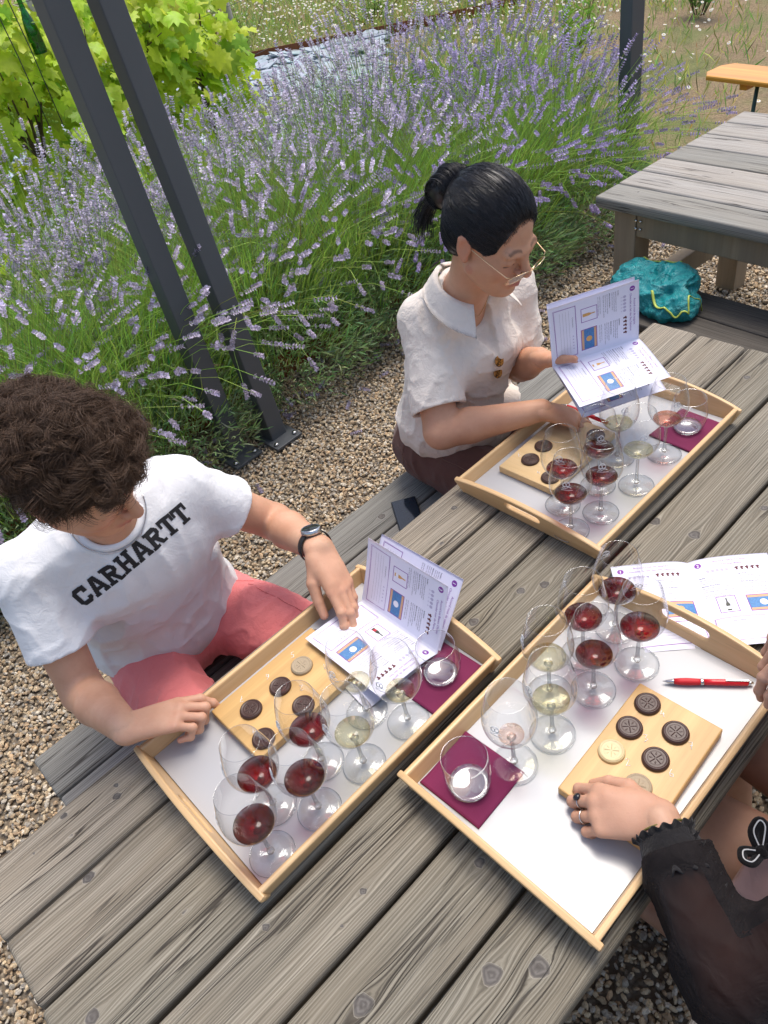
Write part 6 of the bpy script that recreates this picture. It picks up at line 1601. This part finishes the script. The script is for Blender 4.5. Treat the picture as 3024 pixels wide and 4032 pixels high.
# ================================================================ booklets
def booklet(name,label):
    b=empty('booklet',(0,0,0));tag(b,label,'booklet',None);return b
PG={}
def pg(num):
    if num in PG: return PG[num]
    T={1:('Accord rosé de saignée','Chocolat au lait des Iles Salomon',7,7,7),2:('Accord 100% Chenin','Chocolat Blanc',6,8,8),3:('Accord Les Blancs Chenin','Chocolat noir du Pérou',7,8,8),4:('Accord rouge de garde','Chocolat noir des Iles',6,9,8)}[num]
    PG[num]=page(num,T[0],T[1],T[2],T[3],T[4]);return PG[num]
def flatpage(f,W=.148):
    return f
def spread(bk,O,A,B,profs,pages,flip=False):
    """O = bottom of the spine, A = direction of page height, B = direction of the page plane away from spine (s=0 spine)
    profs: list of (B, profile fn, page number or None, page-right-of-spine flag)"""
    pass
# --- man's booklet: right part lies in the tray, left part stands up
bk=booklet('a','open booklet standing in the man\'s tray, his fingertips on its page');bk.location=(.815,-.20,FZ);bk.rotation_euler=(0,0,0)
def put(bk,fn,pgn,rev,normal_side=1):
    o=sheet('page',fn,bk);o.location=-bk.location
    if pgn:
        g=(lambda s,t:fn(.148-s,t)) if rev else fn
        q=put_page(pg(pgn),'print',g,o,normal_side)
    return o
# height axis A runs from page bottom (comment box) to page top (number)
A=np.array((.005,-1.0,0.0));O=np.array((.815,-.098,FZ+.004))
# lower leaf: spine at x=.815, goes to -x ; seen from above, reading top towards -y
lo=sweep(O,A,(-1,0,.0),lambda s:.34*math.exp(-s/.05)+.075)
def chk(f):
    p,n=f(np.array([.07]),np.array([.1]));return n[0]
import numpy as _n
put(bk,lo,4,False,1 if chk(lo)[2]>0 else -1)
up1=sweep(O+np.array((0,0,.001)),A,(.34,0,.94),lambda s:.10-.9*s)
n1=chk(up1);put(bk,up1,3,True,1 if n1[0]<0 else -1)
up2=sweep(O+np.array((.002,0,.0)),nrm((.03,-1.0,0.0)),(.56,0,.83),lambda s:.08-.5*s)
n2=chk(up2);put(bk,up2,1,True,1 if n2[0]<0 else -1)
lo2=sweep(O+np.array((0,0,-.0022)),nrm((-.10,-1.0,0)),(-1,.06,0),lambda s:.05*math.exp(-s/.03));o=sheet('page',lo2,bk);o.location=-bk.location
# --- booklet lying on the table beyond the right tray
bk3=booklet('c','open booklet lying flat on the table planks beyond the right tray');bk3.location=(1.25,-.6,TZ)
dA=nrm((.72,.695,0));sp0=np.array((1.287,-.538,TZ+.003))-dA*.210;Bp=nrm((.84,-.54,0));Bm=nrm((-.76,.65,0))
Bp=nrm(Bp-dA*(Bp@dA));Bm=nrm(Bm-dA*(Bm@dA))
rp=sweep(sp0,dA,Bp,lambda s:.50*math.exp(-s/.022)+.03-.6*s);lp=sweep(sp0,dA,Bm,lambda s:-(.50*math.exp(-s/.022)+.03-.6*s))
for f,n_,rv in((rp,2,False),(lp,1,True)):
    sgn=1 if chk(f)[2]>0 else -1
    put(bk3,f,n_,rv,sgn)
# --- booklet held by the woman
bk2=booklet('b','open booklet held up by the woman in the cream shirt');bk2.location=(1.58,-.12,.95)
A2=nrm((.160,-.095,.010));O2=np.array((1.492,-.070,.925))
ua=sweep(O2,A2,(-.05,.10,.99),lambda s:-.10+.3*s);ub=sweep(O2+np.array((0,0,-.001)),A2,(-.55,-.80,-.18),lambda s:.25*math.exp(-s/.03))
uc=sweep(O2+np.array((0,0,-.003)),nrm((.175,-.082,-.005)),(-.50,-.80,-.42),lambda s:.18*math.exp(-s/.03));ud=sweep(O2+np.array((.003,0,-.001)),nrm((.168,-.090,.002)),(.15,.12,.93),lambda s:-.1+.9*s)
for f,n_,rv in((ua,1,True),(ub,3,False),(uc,2,False),(ud,None,False)):
    nn=chk(f);vd=np.array((.284,-1.0,1.91))-O2
    put(bk2,f,n_,rv,1 if nn@vd>0 else -1)
# ================================================================ camera, sun, sky
cam=bpy.data.cameras.new('camera');co=bpy.data.objects.new('camera',cam);COL.objects.link(co)
Rz=Matrix.Rotation(R(-35.1425),3,'Z');Rx=Matrix.Rotation(R(48.2916),3,'X');Rr=Matrix.Rotation(R(-13.4271),3,'Z')
mw=(Rz@Rx@Rr).to_4x4();mw.translation=Vector((.28414,-1.00129,1.90996));co.matrix_world=mw
cam.sensor_fit='VERTICAL';cam.sensor_height=24;cam.lens=24*3000.93/4032;cam.clip_start=.02;cam.clip_end=500
scene.camera=co
sun=bpy.data.lights.new('sun','SUN');sun.energy=1.65;sun.angle=R(28);sun.color=(1,.955,.89)
so=bpy.data.objects.new('sun',sun);COL.objects.link(so)
sd=Vector((.36,.10,1.0)).normalized();so.rotation_euler=sd.to_track_quat('Z','Y').to_euler()
w=bpy.data.worlds.new('World');scene.world=w;w.use_nodes=True;nt=w.node_tree;nt.nodes.clear()
sk=nt.nodes.new('ShaderNodeTexSky');sk.sky_type='NISHITA';sk.sun_disc=False;sk.sun_elevation=math.asin(sd.z);sk.sun_rotation=math.atan2(sd.x,sd.y);sk.air_density=1.0;sk.dust_density=3.5;sk.ozone_density=.6
bg=nt.nodes.new('ShaderNodeBackground');bg.inputs[1].default_value=.15;ou=nt.nodes.new('ShaderNodeOutputWorld')
nt.links.new(sk.outputs[0],bg.inputs[0]);nt.links.new(bg.outputs[0],ou.inputs[0])
scene.view_settings.view_transform='Standard';scene.view_settings.look='None';scene.view_settings.gamma=1;scene.view_settings.exposure=0.62
scene.cycles.max_bounces=16;scene.cycles.transparent_max_bounces=40;scene.cycles.transmission_bounces=8;scene.cycles.diffuse_bounces=4;scene.cycles.glossy_bounces=4
scene.cycles.caustics_reflective=False;scene.cycles.caustics_refractive=False
